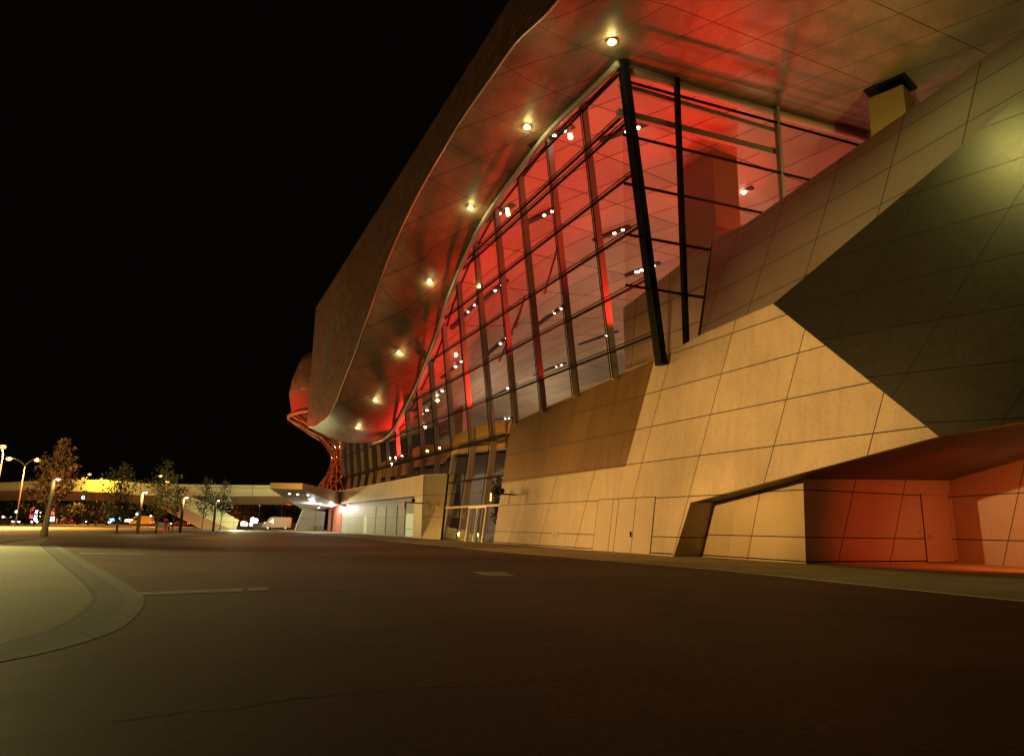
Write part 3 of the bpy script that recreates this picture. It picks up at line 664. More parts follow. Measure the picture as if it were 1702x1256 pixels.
# --- glazed double cone at the far end
ac = np.array([-24.2, 127.]); acs = st((ac[0], ac[1], 0))
prof = [(6.5, 10.0), (7.5, 9.9), (10, 8.6), (12.4, 8.0), (14, 8.7), (16, 10.4), (16.9, 12.0), (18.2, 14.0), (19.2, 15.7)]
b = MB(); b.lathe((acs[0], -acs[1], 0), [(r, z) for z, r in prof], 64); cone = part(b, 'glass_cone', m_conegl, smooth=True)
pr = smooth_interp(np.array([p[0] for p in prof], float), np.array([p[1] for p in prof], float))
b = MB()
for k in range(24):
    for sg in (-1, 1):
        pts = []
        for j in range(22):
            z = 6.5 + 12.7 * j / 21; a = 2 * math.pi * k / 24 + sg * z * .075; r_ = pr(z) - .12
            pts.append((acs[0] + r_ * math.cos(a), -acs[1] + r_ * math.sin(a), z))
        b.tube(pts, .16, 4, cap=False)
for z in (9, 12, 15, 17.5): b.lathe((acs[0], -acs[1], z), [(pr(z) - .2, -.1), (pr(z) - .05, 0), (pr(z) - .2, .1)], 48)
b.build('diagrid', mat('diagrid_paint', (.42, .20, .10), .5), cone)
b = MB(); b.lathe((acs[0], -acs[1], 0), [(15.7, 19.2), (16.0, 19.3), (16.05, 19.7), (15.3, 20.2)], 64); part(b, 'cone_rim', mat('cone_rim_paint', (.30, .14, .07), .5, .2), smooth=True)
m_drumu = mat('drum_soffit', (.42, .06, .045), .6, vary=.06)  # red light on the underside is put into this base colour
b = MB(); b.lathe((acs[0], -acs[1], 0), [(15.3, 20.2), (15.9, 23.2)], 64); part(b, 'drum_soffit', m_drumu, smooth=True)
b = MB(); b.lathe((acs[0], -acs[1], 0), [(15.9, 23.2), (16.0, 23.6), (15.7, 26.0), (14.9, 28.6), (14.3, 30.2), (0.01, 30.3)], 64); part(b, 'roof_drum', m_fascia, smooth=True)
light('cone_lamp', (acs[0], -acs[1], 8), (1, .22, .06), 3000., 'POINT', 1., parent=hall)
light('cone_lamp', (acs[0], -acs[1], 17), (1, .12, .04), 3500., 'POINT', 1., parent=hall)
dr_ = (acs[0] - 3, -acs[1] + 20, 17); light('drum_lamp', dr_, RED, 1300., 'POINT', .4, parent=hall)

# --- lamps inside the hall
for (s, t, z, P) in [(18, 12, 11.0, 9000), (34, 13, 10, 6000), (52, 12, 9.9, 3500), (8, 16, 14, 12000), (28, 27, 10, 8000)]:
    light('red_uplight', V((s, t, z)), RED, P * K_RED, 'SPOT', .12, 118, target=None, blend=.4, parent=hall).rotation_euler = (math.pi, 0, 0)
for (s, t, z, P) in [(5, 2.6, 13.0, 14000), (17, 2.6, 12.2, 19000), (30, 2.6, 11.4, 24000), (43, 2.6, 10.4, 15000), (56, 2.4, 9.8, 17000), (64, 2.4, 9.6, 6000), (5, 9, 19, 9000), (2.6, 15.5, 15, 5000)]:
    o = light('red_facade_lamp', V((s, t, z)), RED, P * K_RED, 'SPOT', .08, 120, target=None, blend=.5, parent=hall)
    o.rotation_euler = (Vector(V((s - 1, -5.5, zi(s) + 1))) - o.location).to_track_quat('-Z', 'Y').to_euler()
for (s, t, z, P) in [(18, 22, 9, 15000), (40, 24, 9, 15000), (64, 24, 9, 15000), (76, 32, 9, 12000), (30, 40, 9, 15000), (84, 40, 9, 9000), (26, 10, 4.5, 160), (50, 20, 4.5, 1200), (75, 20, 4.5, 1200)]:
    light('hall_fill_light', V((s, t, z)), WHITE, P * K_IN, 'POINT', .6, parent=hall)  # added fill: stands in for slot light bounced off the floor
o = light('column_red_lamp', V((4.2, 17, 17)), RED, 2600., 'SPOT', .1, 50, blend=.5, parent=hall); o.rotation_euler = (Vector(V((8.5, 13, 25))) - o.location).to_track_quat('-Z', 'Y').to_euler()
# --- recess red lamp, flood lamp over the slanted wall
for (s_, t_, z_, c_l, P, a_) in [(-14.5, 2.6, 3.9, (1, .05, .010), 1500., (-7, 9, .3)), (-16.5, 4.2, 4.1, (1, .22, .035), 2200., (-11.5, 10, .8))]:
    o = light('recess_lamp', V((s_, t_, z_)), c_l, P, 'SPOT', .3, 82, blend=1., parent=hall); o.rotation_euler = (Vector(V(a_)) - o.location).to_track_quat('-Z', 'Y').to_euler()
light('wing_flood', tuple(Vector(V(Bp(1625, 212))) + Vector((.4, 5.2, 4.2))), (1, .88, .25), 1000., 'SPOT', .3, 130, target=None, blend=.9, parent=hall)
light('column_flood', V((-5.5, 13.5, 19.5)), (1, .80, .22), 900., 'POINT', .2, parent=hall)
fl = COL.objects['wing_flood']; fl.rotation_euler = (Vector(V(Bp(1640, 280))) - fl.location).to_track_quat('-Z', 'Y').to_euler()

# ================================================================== LAMPS OUTSIDE
def street_lamp_double(base, h, heads, label, P, group='double-armed sodium street lamps', single=False):
    root = empty('street_lamp', tuple(base)); tag(root, label, 'street lamp', group)
    b = MB(); b.tube([(0, 0, 0), (0, 0, h * .5), (0, 0, h)], [.11, .085, .06], 10); b.build('pole', m_spole, root, smooth=True)
    for hx, hz in heads:
        b = MB(); pts = []
        for i in range(9):
            u = i / 8; pts.append((hx * u ** 1.15, 0, h + (hz - h) * (1 - (1 - u) ** 2)))
        b.tube(pts, .06, 8); b.build('arm', m_spole, root, smooth=True)
        b = MB(); b.lathe((hx, 0, hz), [(0, .14), (.36, .10), (.47, -.02), (.4, -.08)], 12, ax=None); hd = b.build('lamp_head', m_pole, root, smooth=True)
        b = MB(); b.lathe((hx, 0, hz - .1), [(.001, -.36), (.34, -.26), (.46, 0)], 12); b.build('lamp_glow', e_sod, hd)
        if P: light('lamp_light', (hx, 0, hz - .6), SODIUM, P * 2.4, 'SPOT', .3, 150, blend=.3, parent=root); light('lamp_stray', (hx, 0, hz + .5), (1, .62, .25), P * .11, 'POINT', .3, parent=root)
    return root
# (pole base x, ground y estimate Y) photographed heads
def lamp_px(Y, xb, xt, yt, heads, label, P):
    base = aty(xb, 870, Y); base[2] = 0; top = aty(xt, yt, Y)
    hs = [(aty(hx, hy, Y)[0] - base[0], aty(hx, hy, Y)[2]) for hx, hy in heads]
    return street_lamp_double(base, top[2], hs, label, P)
lamp_px(118, 26, 36, 775, [(15, 761), (62, 763)], 'tall twin-armed sodium lamp left of the biggest tree', 26000.)
lamp_px(105, -14, -6, 750, [(5, 741), (-28, 741)], 'twin-armed sodium lamp at the left edge, highest in the photo', 26000.)
lamp_px(185, 132, 131, 795, [(113, 785), (149, 787)], 'twin-armed sodium lamp rising over the bright yellow stretch of bridge', 6000.)
lamp_px(230, 153, 153, 800, [(138, 794), (169, 795)], 'lower far twin-armed lamp just above the yellow bridge parapet', 6000.)
lamp_px(170, 272, 273, 803, [(267, 790), (279, 800)], 'sodium lamp glowing through the crown of the tall slim tree', 7000.)
street_lamp_double((-64, 72, 0), 9.2, [(-1.8, 9.6), (1.8, 9.6)], 'unseen twin-armed sodium lamp added to light the near street, outside the left edge of the photo', 9000.)  # added lamp, out of view: brightens the near part of the street
def path_lamp(px, yb, xt, yt, label, P, aim=(20, 28, 6), base=None, h=5.6, col=(1, .48, .115), cone=46, amb=.012):
    if base is None: base = gnd(px, yb); Y = base[1]; top = aty(xt, yt, Y); h = top[2]
    base = np.array(base, float)
    root = empty('path_lamp', tuple(base)); tag(root, label, 'lamp post', 'slim path lamps along the forecourt edge')
    b = MB(); b.tube([(0, 0, 0), (0, 0, h * .9), (.02, 0, h)], [.17, .15, .13], 10); b.build('pole', m_pole, root, smooth=True)
    b = MB(); b.tube([(0, 0, h - .05), (.5, -.1, h + .08)], .09, 8); hd = b.build('lamp_head', m_pole, root, smooth=True)
    b = MB(); b.lathe((.42, -.1, h - .06), [(.001, -.1), (.12, -.05), (.15, 0.03)], 10); b.build('lamp_glow', e_path, hd)
    light('path_light', (.55, -.3, h - .35), (1, .66, .24), P * amb, 'POINT', .12, parent=root)
    o = light('path_flood', (.75, -.35, h - .05), col, P, 'SPOT', .15, cone, blend=.9, parent=root)   # the head throws its beam at the hall
    o.rotation_euler = (Vector(aim) - Vector(tuple(base)) - o.location).to_track_quat('-Z', 'Y').to_euler()
path_lamp(75, 891, 84, 795, 'path lamp post standing against the trunk of the biggest tree', 10000.)
path_lamp(228, 887, 236, 817, 'path lamp between the two tall slim trees', 11000., amb=.06)
path_lamp(299, 884.5, 306, 826, 'path lamp in front of the ramp, near the small thin tree', 6000., amb=.05)
path_lamp(354, 882.5, 359, 831, 'rightmost path lamp, just left of the ramp foot', 4000., amb=.008)
for bx, by, ax_, ay_, P in [(-36, 40, -20, 29, 26000.), (-33, 21, -15, 19, 7000.)]:
    path_lamp(0, 0, 0, 0, 'path lamp of the same row, outside the left edge of the photo', P, (ax_, ay_, 0), (bx, by, 0), 5.6, OLIVE, 46, .07)
# unseen mast added left of frame: lights base wall, recess, trees and canopy
fm = empty('added_flood_mast', (-33, 19, 0)); tag(fm, 'unseen floodlight mast added behind the path lamps, outside the left edge of the photo', 'floodlight')
b = MB(); b.tube([(0, 0, 0), (0, 0, 6.2)], [.12, .08], 10); b.build('pole', m_pole, fm, smooth=True)
for k, (tx, ty, tz, P, cn, cl_) in enumerate([(-3, 63, 4.5, 58000., 27, (1, .56, .165)), (6, 43, 5.5, 66000., 30, (1, .55, .155)), (13.2, 29.5, 8.4, 82000., 25, (1, .55, .155)), (9.8, 34.2, 1.6, 48000., 10, (1, .53, .14)), (-41, 80, 5.5, 45000., 34, (1, .78, .25)), (-21, 98, 4.8, 120000., 15, (1, .52, .10))]):
    b = MB(); b.box((.25 * k - .4, .1, 6.2), (.2, .16, .2)); b.build('floodlight', m_pole, fm, bevel=.02)
    o = light('added_flood_beam', (.25 * k - .4, .35, 6.2), cl_, P, 'SPOT', .25, cn, blend=1., parent=fm); o.rotation_euler = (Vector((tx, ty, tz)) - Vector((-33, 19, 0)) - o.location).to_track_quat('-Z', 'Y').to_euler()

# ================================================================== TREES
def tree(name, base, h, prof, nl, leafm, barkm, label, cat='tree', group=None, tr=.12, lean=(0, 0), lsize=.24, seed=0, branches=26, crown0=.3):
    rnd = random.Random(seed); root = empty(name, tuple(base)); tag(root, label, cat, group)
    b = MB(); tp = lambda u: Vector((lean[0] * u * h + .06 * math.sin(u * 5 + seed), lean[1] * u * h + .05 * math.cos(u * 4 + seed), u * h))
    n = 10; b.tube([tp(i / n * .93) for i in range(n + 1)], [tr * (1 - .9 * i / n) for i in range(n + 1)], 8)
    rad = lambda u: float(np.interp(u, [p[0] for p in prof], [p[1] for p in prof]))
    tips = []
    for k in range(branches):
        u = crown0 + (1 - crown0) * (k + rnd.random()) / branches * .97; a = k * 2.4 + rnd.uniform(-.5, .5); rr = rad(u) * rnd.uniform(.55, 1.08)
        o = tp(max(.12, u - .10)); e = tp(u) + Vector((math.cos(a) * rr, math.sin(a) * rr, rnd.uniform(-.02, .05) * h)); mid = (o + e) / 2 + Vector((0, 0, .05 * rr))
        b.tube([o, mid, e], [tr * .35 * (1.1 - u), tr * .22 * (1.1 - u), .008], 5); tips.append((o, mid, e, rr))
    b.build('trunk', barkm, root, smooth=True)
    lv_ = MB(); tot = sum(t_[3] + .15 for t_ in tips)
    for o, mid, e, rr in tips:
        for _ in range(max(4, int(nl * (rr + .15) / tot))):
            u = rnd.random() ** .6; p = o.lerp(mid, u * 2) if u < .5 else mid.lerp(e, u * 2 - 1)
            sg = .10 + .20 * rr * (.5 + u * .6)
            p = p + Vector((rnd.gauss(0, sg), rnd.gauss(0, sg), rnd.gauss(0, sg * .7)))
            sz = lsize * rnd.uniform(.6, 1.4); nrm = Vector((rnd.gauss(0, 1), rnd.gauss(0, 1), rnd.gauss(.3, 1))).normalized()
            x = nrm.orthogonal().normalized(); x = Matrix.Rotation(rnd.uniform(0, 6.28), 3, nrm) @ x; y = nrm.cross(x)
            lv_.add([p - x * sz * .5, p + y * sz * .28 - x * .05 * sz, p + x * sz * .55, p - y * sz * .3], [(0, 1, 2, 3)])
    o = lv_.build('crown', leafm, root)
    return root
def ptree(x, yb, yt, crown, label, leafm, seed, nl=1300, tr=.12, lean=0., group='young trees along the forecourt edge', lsize=.24, Y=None, barkm=None, c0=.33):
    base = gnd(x, yb) if Y is None else aty(x, yb, Y); base[2] = 0; Y = base[1]
    h = aty(x, yt, Y)[2]; mpp = Y / (F * cp) * 1.03
    prof = [((yb - y) / (yb - yt), w * mpp) for y, w in crown]
    prof.sort(); return tree('deciduous_tree', base, h, prof, nl, leafm, barkm or m_bark, label, 'tree', group, tr, (lean, 0), lsize, seed, crown0=c0)
ptree(70, 890, 725, [(826, 8), (815, 26), (800, 34), (780, 30), (768, 25), (757, 12), (748, 9), (738, 9), (725, 2)], 'tallest russet-leaved tree at the far left, trunk beside a lamp post', m_leafb, 1, 2600, .26, .10, c0=.36, barkm=m_bark2, lsize=.30)
ptree(193, 886, 764, [(858, 10), (845, 20), (820, 26), (805, 22), (795, 25), (785, 16), (775, 8), (764, 2)], 'slim green tree left of the path lamp, in front of the yellow parapet', m_leafa, 2, 1500, .13, c0=.2)
ptree(259, 886, 763, [(850, 10), (838, 22), (815, 24), (800, 20), (785, 14), (776, 12), (768, 6), (763, 2)], 'slim tree with a sodium lamp glowing through its crown', m_leafa, 3, 1500, .12, .05, c0=.25)
ptree(287, 882, 804, [(848, 6), (838, 15), (825, 16), (812, 10), (804, 2)], 'smallest thin tree beside the upper end of the ramp', m_leafa, 4, 1000, .09, .04, c0=.35)
ptree(336, 880, 789, [(848, 16), (838, 22), (825, 16), (815, 18), (805, 10), (797, 6), (789, 2)], 'dark broad young tree in front of the sloping ramp', m_leafd, 5, 1600, .13, c0=.3)
ptree(365, 880.5, 793, [(850, 5), (842, 12), (825, 14), (812, 12), (803, 8), (793, 2)], 'dark slim tree just right of the ramp tree', m_leafd, 6, 1200, .10, .03, c0=.33)
b_ = MB()
# trees beyond the bridge
rb = random.Random(5)
left_bg = [(97, 205), (112, 200), (128, 188), (146, 180), (159, 175), (178, 190), (205, 215), (232, 230), (10, 210), (36, 220), (62, 215)]
posw = ['far left', 'behind the biggest tree', 'between lamps', 'in the middle', 'thick trunk', 'beside', 'x']
bg_lab = ['small dark round tree under the left part of the bridge', 'dark tree under the bridge right of the biggest tree', 'dark spreading tree below the hanging signal box', 'thick-trunked dark tree under the yellow parapet', 'darkest bushy tree under the yellow stretch of bridge', 'dark tree behind the first slim green tree', 'dark tree behind the path lamp and yellow van', 'faint far tree behind the parked van', 'dark tree at the left edge under the bridge', 'dark tree behind the green traffic signal', 'dark tree just left of the biggest trunk']
for i, (x, Y) in enumerate(left_bg):
    w = rb.uniform(13, 19); yt = 832 + rb.uniform(-3, 5); yb = 871
    ptree(x, yb, yt, [(862, 3), (856, w * .7), (848, w), (840, w * .8), (yt, 3)], bg_lab[i], m_leafd if i % 3 else m_leafa, 30 + i, 520, .28, 0, 'dark trees beyond the footbridge', .62, Y, c0=.22)
rg_lab = ['russet dark tree right of the ramp foot', 'russet bushy tree left of the lamp pole with a red light', 'dark tree behind the white van', 'dark tree behind the lamp pole with a red light', 'dark tree under the red part of the bridge', 'dark tree beside the leaning canopy support']
for i, (x, Y) in enumerate([(392, 178), (413, 185), (432, 195), (452, 200), (472, 190), (486, 180)]):
    w = rb.uniform(13, 18); yt = 832 + rb.uniform(-2, 6)
    ptree(x, 872, yt, [(866, 4), (858, w * .8), (850, w), (842, w * .8), (yt, 3)], rg_lab[i], m_leafb if i < 2 else m_leafd, 50 + i, 520, .25, 0, 'dark trees right of the ramp', .55, Y, c0=.15)
# tree in a tub inside the entrance
tq = un(29.5, 3.2, .1)
tree('indoor_tree', tuple(tq), 6.0, [(.3, .5), (.5, 1.0), (.75, 1.1), (.95, .5), (1, .1)], 1100, m_leafa, m_bark, 'leafy green tree standing inside behind the entrance glass', 'indoor tree', None, .08, (0, 0), .24, 77)

# ================================================================== FOOTBRIDGE
YB = 139.
br = empty('footbridge', (0, YB, 0)); tag(br, 'long footbridge with pale yellow panelled parapet and brown underside, ramp descending to the forecourt', 'footbridge')
def bl(x, y, Y=YB): p = aty(x, y, Y); return (p[0], Y - YB, p[2])
top = [(-120, 808), (0, 802), (60, 799), (110, 797), (180, 797), (240, 803), (302, 804.5), (380, 805.5), (450, 806), (520, 806)]
low = [(-120, 816), (0, 815), (60, 814.5), (110, 815.5), (180, 818), (240, 823), (302, 824), (380, 824), (450, 824), (520, 824)]
und = [(-120, 832), (0, 831), (60, 831), (110, 831), (180, 832), (240, 838), (302, 838), (380, 838), (450, 838), (520, 838)]
b = MB()
for i in range(len(top) - 1):
    a, c, d_, e_ = bl(*low[i]), bl(*low[i + 1]), bl(*top[i + 1]), bl(*top[i]); b.poly([a, c, d_, e_], (0, .3, 0))
part_ = b.build('parapet', m_bridge, br)
b = MB()
for i in range(len(top) - 1):
    a, c = Vector(bl(*low[i])), Vector(bl(*low[i + 1])); u0, u1 = Vector(bl(*und[i], YB + 3.)), Vector(bl(*und[i + 1], YB + 3.))
    b.add([a + Vector((0, .02, -.02)), c + Vector((0, .02, -.02)), u1, u0], [(0, 1, 2, 3)]); k_ = Vector((0, 3., 0)); b.add([u0, u1, u1 + k_, u0 + k_], [(0, 1, 2, 3)])
    b.add([u0 + k_, u1 + k_, c + Vector((0, 9, 0)), a + Vector((0, 9, 0))], [(0, 1, 2, 3)]); b.add([a + Vector((0, .31, .1)), c + Vector((0, .31, .1)), c + Vector((0, 9, .1)), a + Vector((0, 9, .1))], [(0, 1, 2, 3)])
b.build('deck', m_bridgeu, br)
# ramp
YR = 131.
b = MB(); rl = lambda x, y: bl(x, y, YR)
rp_t = [(262, 806), (310, 822), (345, 836), (397, 864)]; rp_b = [(262, 826), (310, 845), (345, 862), (385, 880)]
for i in range(3): b.poly([rl(*rp_b[i]), rl(*rp_b[i + 1]), rl(*rp_t[i + 1]), rl(*rp_t[i])], (0, .3, 0))
b.poly([rl(385, 880), rl(391, 881), rl(397, 864)], (0, .3, 0))
b.build('ramp_parapet', m_bridge, br)
b = MB(); kk = Vector((0, 3.5, 0))
rb_u = [(262, 842), (310, 866), (338, 881), (384, 881.3)]
for i in range(3):
    a, c, u0, u1 = Vector(rl(*rp_b[i])), Vector(rl(*rp_b[i + 1])), Vector(rl(*rb_u[i])), Vector(rl(*rb_u[i + 1]))
    o_ = Vector((0, .02, -.01)); b.add([a + o_, c + o_, u1 + o_, u0 + o_], [(0, 1, 2, 3)]); b.add([u0 + o_, u1 + o_, u1 + kk, u0 + kk], [(0, 1, 2, 3)]); b.add([a + Vector((0, .31, .15)), c + Vector((0, .31, .15)), c + kk, a + kk], [(0, 1, 2, 3)])
b.build('ramp_base', m_bridgeu, br)
light('bridge_light', tuple(aty(148, 808, YB - 3.0) + np.array([0, 0, 1.2])), (1, .72, .05), 2600., 'POINT', .3)
light('bridge_red_lamp', tuple(aty(480, 838, YB + 4)), RED, 900., 'POINT', .3)
light('ramp_fill_light', tuple(aty(392, 868, YR - 8)), (.95, 1, .5), 4200., 'POINT', .3)  # added lamp without a fixture: brightens ramp and parapet
light('bridge_light', tuple(aty(415, 836, YB - 12)), (1, .93, .34), 1900., 'POINT', .3)  # added to brighten the right stretch of parapet
light('bridge_light', tuple(aty(60, 836, YB - 14)), (1, .50, .17), 900., 'POINT', .3)  # added to brighten the left stretch of parapet
# hanging signal box under the parapet
p = aty(141, 820, YB - 1.2); sg = empty('signal_box', tuple(p)); tag(sg, 'dark signal box with pale green light hung on the bridge parapet', 'signal')
b = MB(); b.box((0, 0, -.2), (.75, .5, 1.5)); b.build('housing', m_black, sg, bevel=.05); b = MB(); b.lathe((0, -.27, -.75), [(.001, -.05), (.25, -.02), (.3, .05)], 12, ax=Matrix.Rotation(R(90), 3, 'X')); b.build('lens', e_path, sg); b = MB(); b.beam((0, .3, .3), (0, 1.2, .3), .15, .15); b.build('bracket', m_black, sg)

# ================================================================== STREET THINGS
def traffic_light(x, y, yb, Y, label, e=None, nm='traffic_light'):
    p = aty(x, y, Y); root = empty(nm, (p[0], Y, 0)); tag(root, label, 'traffic light', 'traffic lights on the street')
    z = p[2]; b = MB(); b.tube([(0, 0, 0), (0, 0, z + 1.0)], .08, 8); b.build('pole', m_black, root, smooth=True)
    b = MB(); b.box((0, -.2, z + .3), (.36, .3, 1.15)); hd = b.build('signal_head', m_black, root, bevel=.04)
    b = MB(); b.lathe((0, -.38, z), [(.001, .12), (.2, .08), (.24, 0)], 12, ax=Matrix.Rotation(R(90), 3, 'X')); b.build('lens', e or e_green, hd)
traffic_light(29, 850, 872, 150, 'traffic light shining green at the far left')
traffic_light(229, 854, 872, 175, 'traffic light shining green beside the path lamp')
traffic_light(252, 858, 872, 190, 'traffic light shining white right of the yellow van', e_white)
# bollard and barrier by the trees
q = gnd(274, 886); rt = empty('bollard', tuple(q)); tag(rt, 'dark red bollard standing by the young trees', 'bollard')
b = MB(); b.lathe((0, 0, 0), [(.22, 0), (.2, .05), (.17, .1), (.17, 1.35), (.2, 1.38), (.2, 1.5), (.12, 1.6), (0, 1.62)], 14); b.build('post', m_redpaint, rt, smooth=True); b = MB(); b.lathe((0, 0, 0), [(.175, 1.15), (.185, 1.17), (.185, 1.3), (.175, 1.32)], 14); b.build('band', m_black, rt, smooth=True)
q = gnd(270, 881); rt = empty('barrier', tuple(q)); tag(rt, 'low white barrier panel behind the red bollard', 'barrier')
b = MB(); b.box((0, 0, .75), (2.2, .06, .75)); b.build('board', m_whitep, rt, bevel=.02)
for k in (-.9, .9):
    b = MB(); b.box((k, 0, .3), (.07, .3, .6)); b.build('leg', m_black, rt)
for k, (x, yb, Y, yt) in enumerate([(429, 868, 165, 838), (467, 868, 165, 836)]):
    p = aty(x, 868, Y); p[2] = 0; h = aty(x, yt, Y)[2]; rt = empty('lamp_post', tuple(p)); tag(rt, ['plain thin pole left of the white van', 'thin pole topped by a small red light'][k], 'pole')
    b = MB(); b.tube([(0, 0, 0), (0, 0, h)], [.14, .09], 8); b.build('pole', m_pole, rt, smooth=True)
    b = MB(); b.lathe((0, 0, h), [(.3, 0), (.34, .1), (.2, .25), (0, .3)], 10); b.build('lamp_head', e_red if k else e_path, rt)
# vehicles
def vehicle(px, Y, heading, label, paint, kind='car', lights=True, cat=None, group=None):
    p = aty(px, 868, Y); rt = empty('parked_car' if kind == 'car' else 'van', (p[0], Y, .0), heading)
    tag(rt, label, cat or kind, group)
    if kind == 'car':
        pr_ = [(-2.15, .35), (-2.2, .75), (-2.05, .95), (-1.5, 1.0), (-1.0, 1.42), (.45, 1.45), (1.15, 1.0), (1.95, .88), (2.15, .7), (2.15, .35)]; gl = [(-1.32, 1.03), (-.95, 1.36), (.40, 1.39), (.95, 1.03)]; w = 1.75; ax_ = (-1.35, 1.35)
    else:
        pr_ = [(-2.7, .4), (-2.75, 2.3), (-2.6, 2.5), (1.2, 2.5), (1.7, 2.2), (2.15, 1.35), (2.75, 1.15), (2.85, .8), (2.85, .4)]; gl = [(.75, 1.4), (.75, 2.1), (1.45, 2.1), (1.95, 1.4)]; w = 1.95; ax_ = (-1.7, 1.75)
    b = MB(); b.poly([(x, -w / 2, z) for x, z in pr_], (0, w, 0)); b.build('body', paint, rt, bevel=.08)
    b = MB()
    for sd in (-1, 1): b.poly([(x, sd * (w / 2 + .004), z) for x, z in gl], (0, sd * .012, 0))
    f0, f1 = ((.47, 1.40), (1.10, 1.03)) if kind == 'car' else ((1.72, 2.12), (2.1, 1.42))
    b.poly([(f0[0] + .05, -w * .42, f0[1]), (f1[0] + .05, -w * .44, f1[1]), (f1[0] + .05, w * .44, f1[1]), (f0[0] + .05, w * .42, f0[1])], (.02, 0, .015)); b.build('window', m_carglass, rt)
    for ax in ax_:
        for sd in (-1, 1):
            b = MB(); b.lathe((ax, sd * (w / 2 - .06), .33), [(.01, -.11), (.3, -.11), (.33, -.07), (.33, .07), (.3, .11), (.01, .11)], 14, ax=Matrix.Rotation(R(90), 3, 'X')); wh = b.build('wheel', m_rubber, rt, smooth=True)
            b = MB(); b.lathe((ax, sd * (w / 2 - .06), .33), [(.01, -.125), (.19, -.12), (.19, .12), (.01, .125)], 10, ax=Matrix.Rotation(R(90), 3, 'X')); b.build('rim', m_trim, wh)
    xe = pr_[-1][0]; zb = .66 if kind == 'car' else .85
    for sd in (-1, 1):
        b = MB(); b.box((xe + .02, sd * w * .36, zb), (.08, .32, .16)); b.build('headlight', e_white if lights else m_trim, rt)
        b = MB(); b.box((pr_[0][0] - .04, sd * w * .38, zb + .1), (.08, .26, .18)); b.build('taillight', e_red if lights else m_redpaint, rt)
    return rt
cp_dark = mat('dark_car_paint', (.03, .03, .035), .25, .3); cp_silver = mat('silver_car_paint', (.4, .4, .4), .3, .6); cp_yel = mat('yellow_van_paint', (.75, .50, .08), .4); cp_red = mat('red_car_paint', (.35, .03, .03), .3)
vehicle(236, 190, R(180), 'yellow rescue-style van with dark windows by the white signal light', cp_yel, 'van', True)
vehicle(462, 146, R(190), 'white delivery van standing below the red bridge end', m_whitep, 'van', False)
vehicle(14, 150, R(-20), 'silver car with bright headlights at the far left road edge', cp_silver)
vehicle(44, 158, R(-15), 'dark car with headlights on, left of the biggest tree', cp_dark)
vehicle(300, 200, R(185), 'red car with glowing tail lamps behind the ramp', cp_red)
vehicle(268, 215, R(178), 'dark car with tail lamps right of the yellow van', cp_dark)
vehicle(170, 225, R(5), 'silver car passing under the yellow bridge stretch', cp_silver)
vehicle(134, 235, R(0), 'dark car half hidden by the dark trees', cp_dark)
vehicle(112, 240, R(182), 'red car left of the dark trees under the bridge', cp_red)
# far shops / kiosks with lit windows and signs
def shop(px0, px1, yt, Y, label, wins, roofm=None):
    a = aty(px0, 872, Y); c = aty(px1, 872, Y); h = aty(px0, yt, Y)[2]; w = c[0] - a[0]
    rt = empty('shop_building', ((a[0] + c[0]) / 2, Y, 0)); tag(rt, label, 'building')
    b = MB(); b.box((0, 2.5, h / 2), (w, 5, h)); b.build('wall', m_inner, rt); b = MB(); b.box((0, 2.3, h + .12), (w + .6, 5.6, .24)); b.build('roof', m_black, rt)
    for (u0, u1, v0, v1, e) in wins:
        b = MB(); b.box((-w / 2 + w * (u0 + u1) / 2, -.05, h * (v0 + v1) / 2), (w * (u1 - u0), .08, h * (v1 - v0))); b.build('window', e, rt)
    return rt
shop(-30, 22, 846, 260, 'low building with warm lit windows at the far left', [(.1, .3, .2, .6, e_shop), (.4, .5, .2, .8, e_shopr), (.6, .9, .15, .5, e_shop)])
shop(45, 66, 838, 250, 'narrow far building with bright white and red lit front', [(.1, .35, .05, .9, e_shopr), (.5, .8, .05, .75, e_white), (.85, .97, .3, .6, e_shop)])
shop(78, 92, 842, 240, 'small kiosk with round red and white sign right of the biggest trunk', [(.3, .7, .5, .9, e_shopr), (.2, .8, .1, .4, e_shop)])
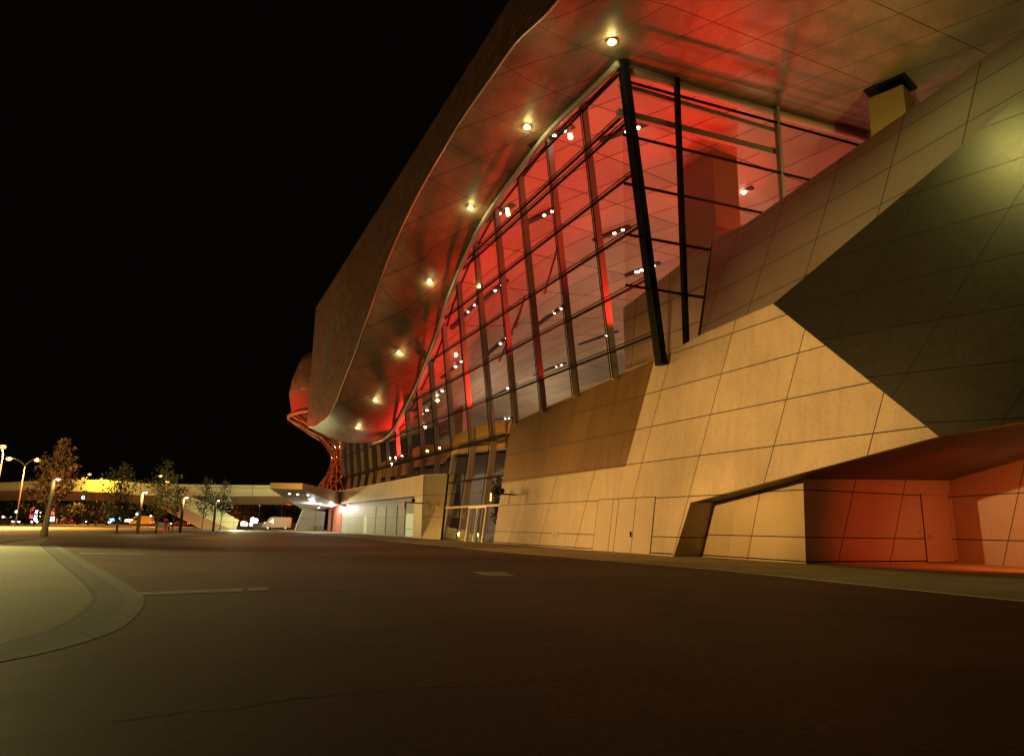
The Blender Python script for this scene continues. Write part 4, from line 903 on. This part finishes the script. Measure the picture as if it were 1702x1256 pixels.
shop(178, 222, 852, 270, 'long low building with pale blue lit windows behind the slim green tree', [(.05, .25, .2, .5, e_blue), (.35, .5, .3, .7, e_blue), (.6, .95, .2, .45, e_shop)])
shop(398, 448, 859, 215, 'bright white lit shop front right of the ramp foot', [(.04, .3, .1, .6, e_shop), (.35, .62, .15, .95, e_white), (.7, .98, .1, .5, e_shop)])
q0, q1 = aty(425, 872, 160), aty(492, 874, 150)
rt = empty('low_wall', tuple(((q0 + q1) / 2 * np.array([1, 1, 0])))); tag(rt, 'low beige wall below the red bridge end, behind the white van', 'wall')
b = MB(); b.box((0, 3, .55), (q1[0] - q0[0], .4, 1.3)); b.build('wall', m_annexlow, rt); b = MB(); b.box((0, 3, 1.24), (q1[0] - q0[0] + .2, .55, .08)); b.build('coping', m_trim, rt)
# bicycles by the red doors
def bicycle(s, t, rz, label):
    p = un(s, t, .012); rt = empty('bicycle', tuple(p), RZ + rz); tag(rt, label, 'bicycle', 'bicycles by the canopy support')
    for x in (-.52, .52):
        b = MB(); pts = [(x + .33 * math.cos(a), 0, .34 + .33 * math.sin(a)) for a in [2 * math.pi * i / 18 for i in range(19)]]; b.tube(pts, .022, 5, cap=False); b.build('wheel', m_rubber, rt)
    b = MB(); P_ = {'r': (-.52, 0, .34), 'f': (.52, 0, .34), 'b': (-.08, 0, .32), 's': (-.2, 0, .85), 'h': (.38, 0, .9)}
    for a, c in ('rb', 'rs', 'bs', 'bh', 'sh', 'hf'): b.tube([P_[a], P_[c]], .022, 6)
    b.build('frame', m_black, rt); b = MB(); b.box((-.22, 0, .92), (.26, .14, .06)); b.build('saddle', m_black, rt, bevel=.02); b = MB(); b.tube([(.38, 0, .9), (.36, 0, 1.02)], .02, 6); b.tube([(.30, -.28, 1.05), (.38, 0, 1.02), (.30, .28, 1.05)], .018, 6); b.build('handlebar', m_trim, rt)
bicycle(95.5, -1.2, R(80), 'bicycle leaning nearest the red doors'); bicycle(96.2, -1.9, R(70), 'bicycle standing nearest the leaning canopy support')
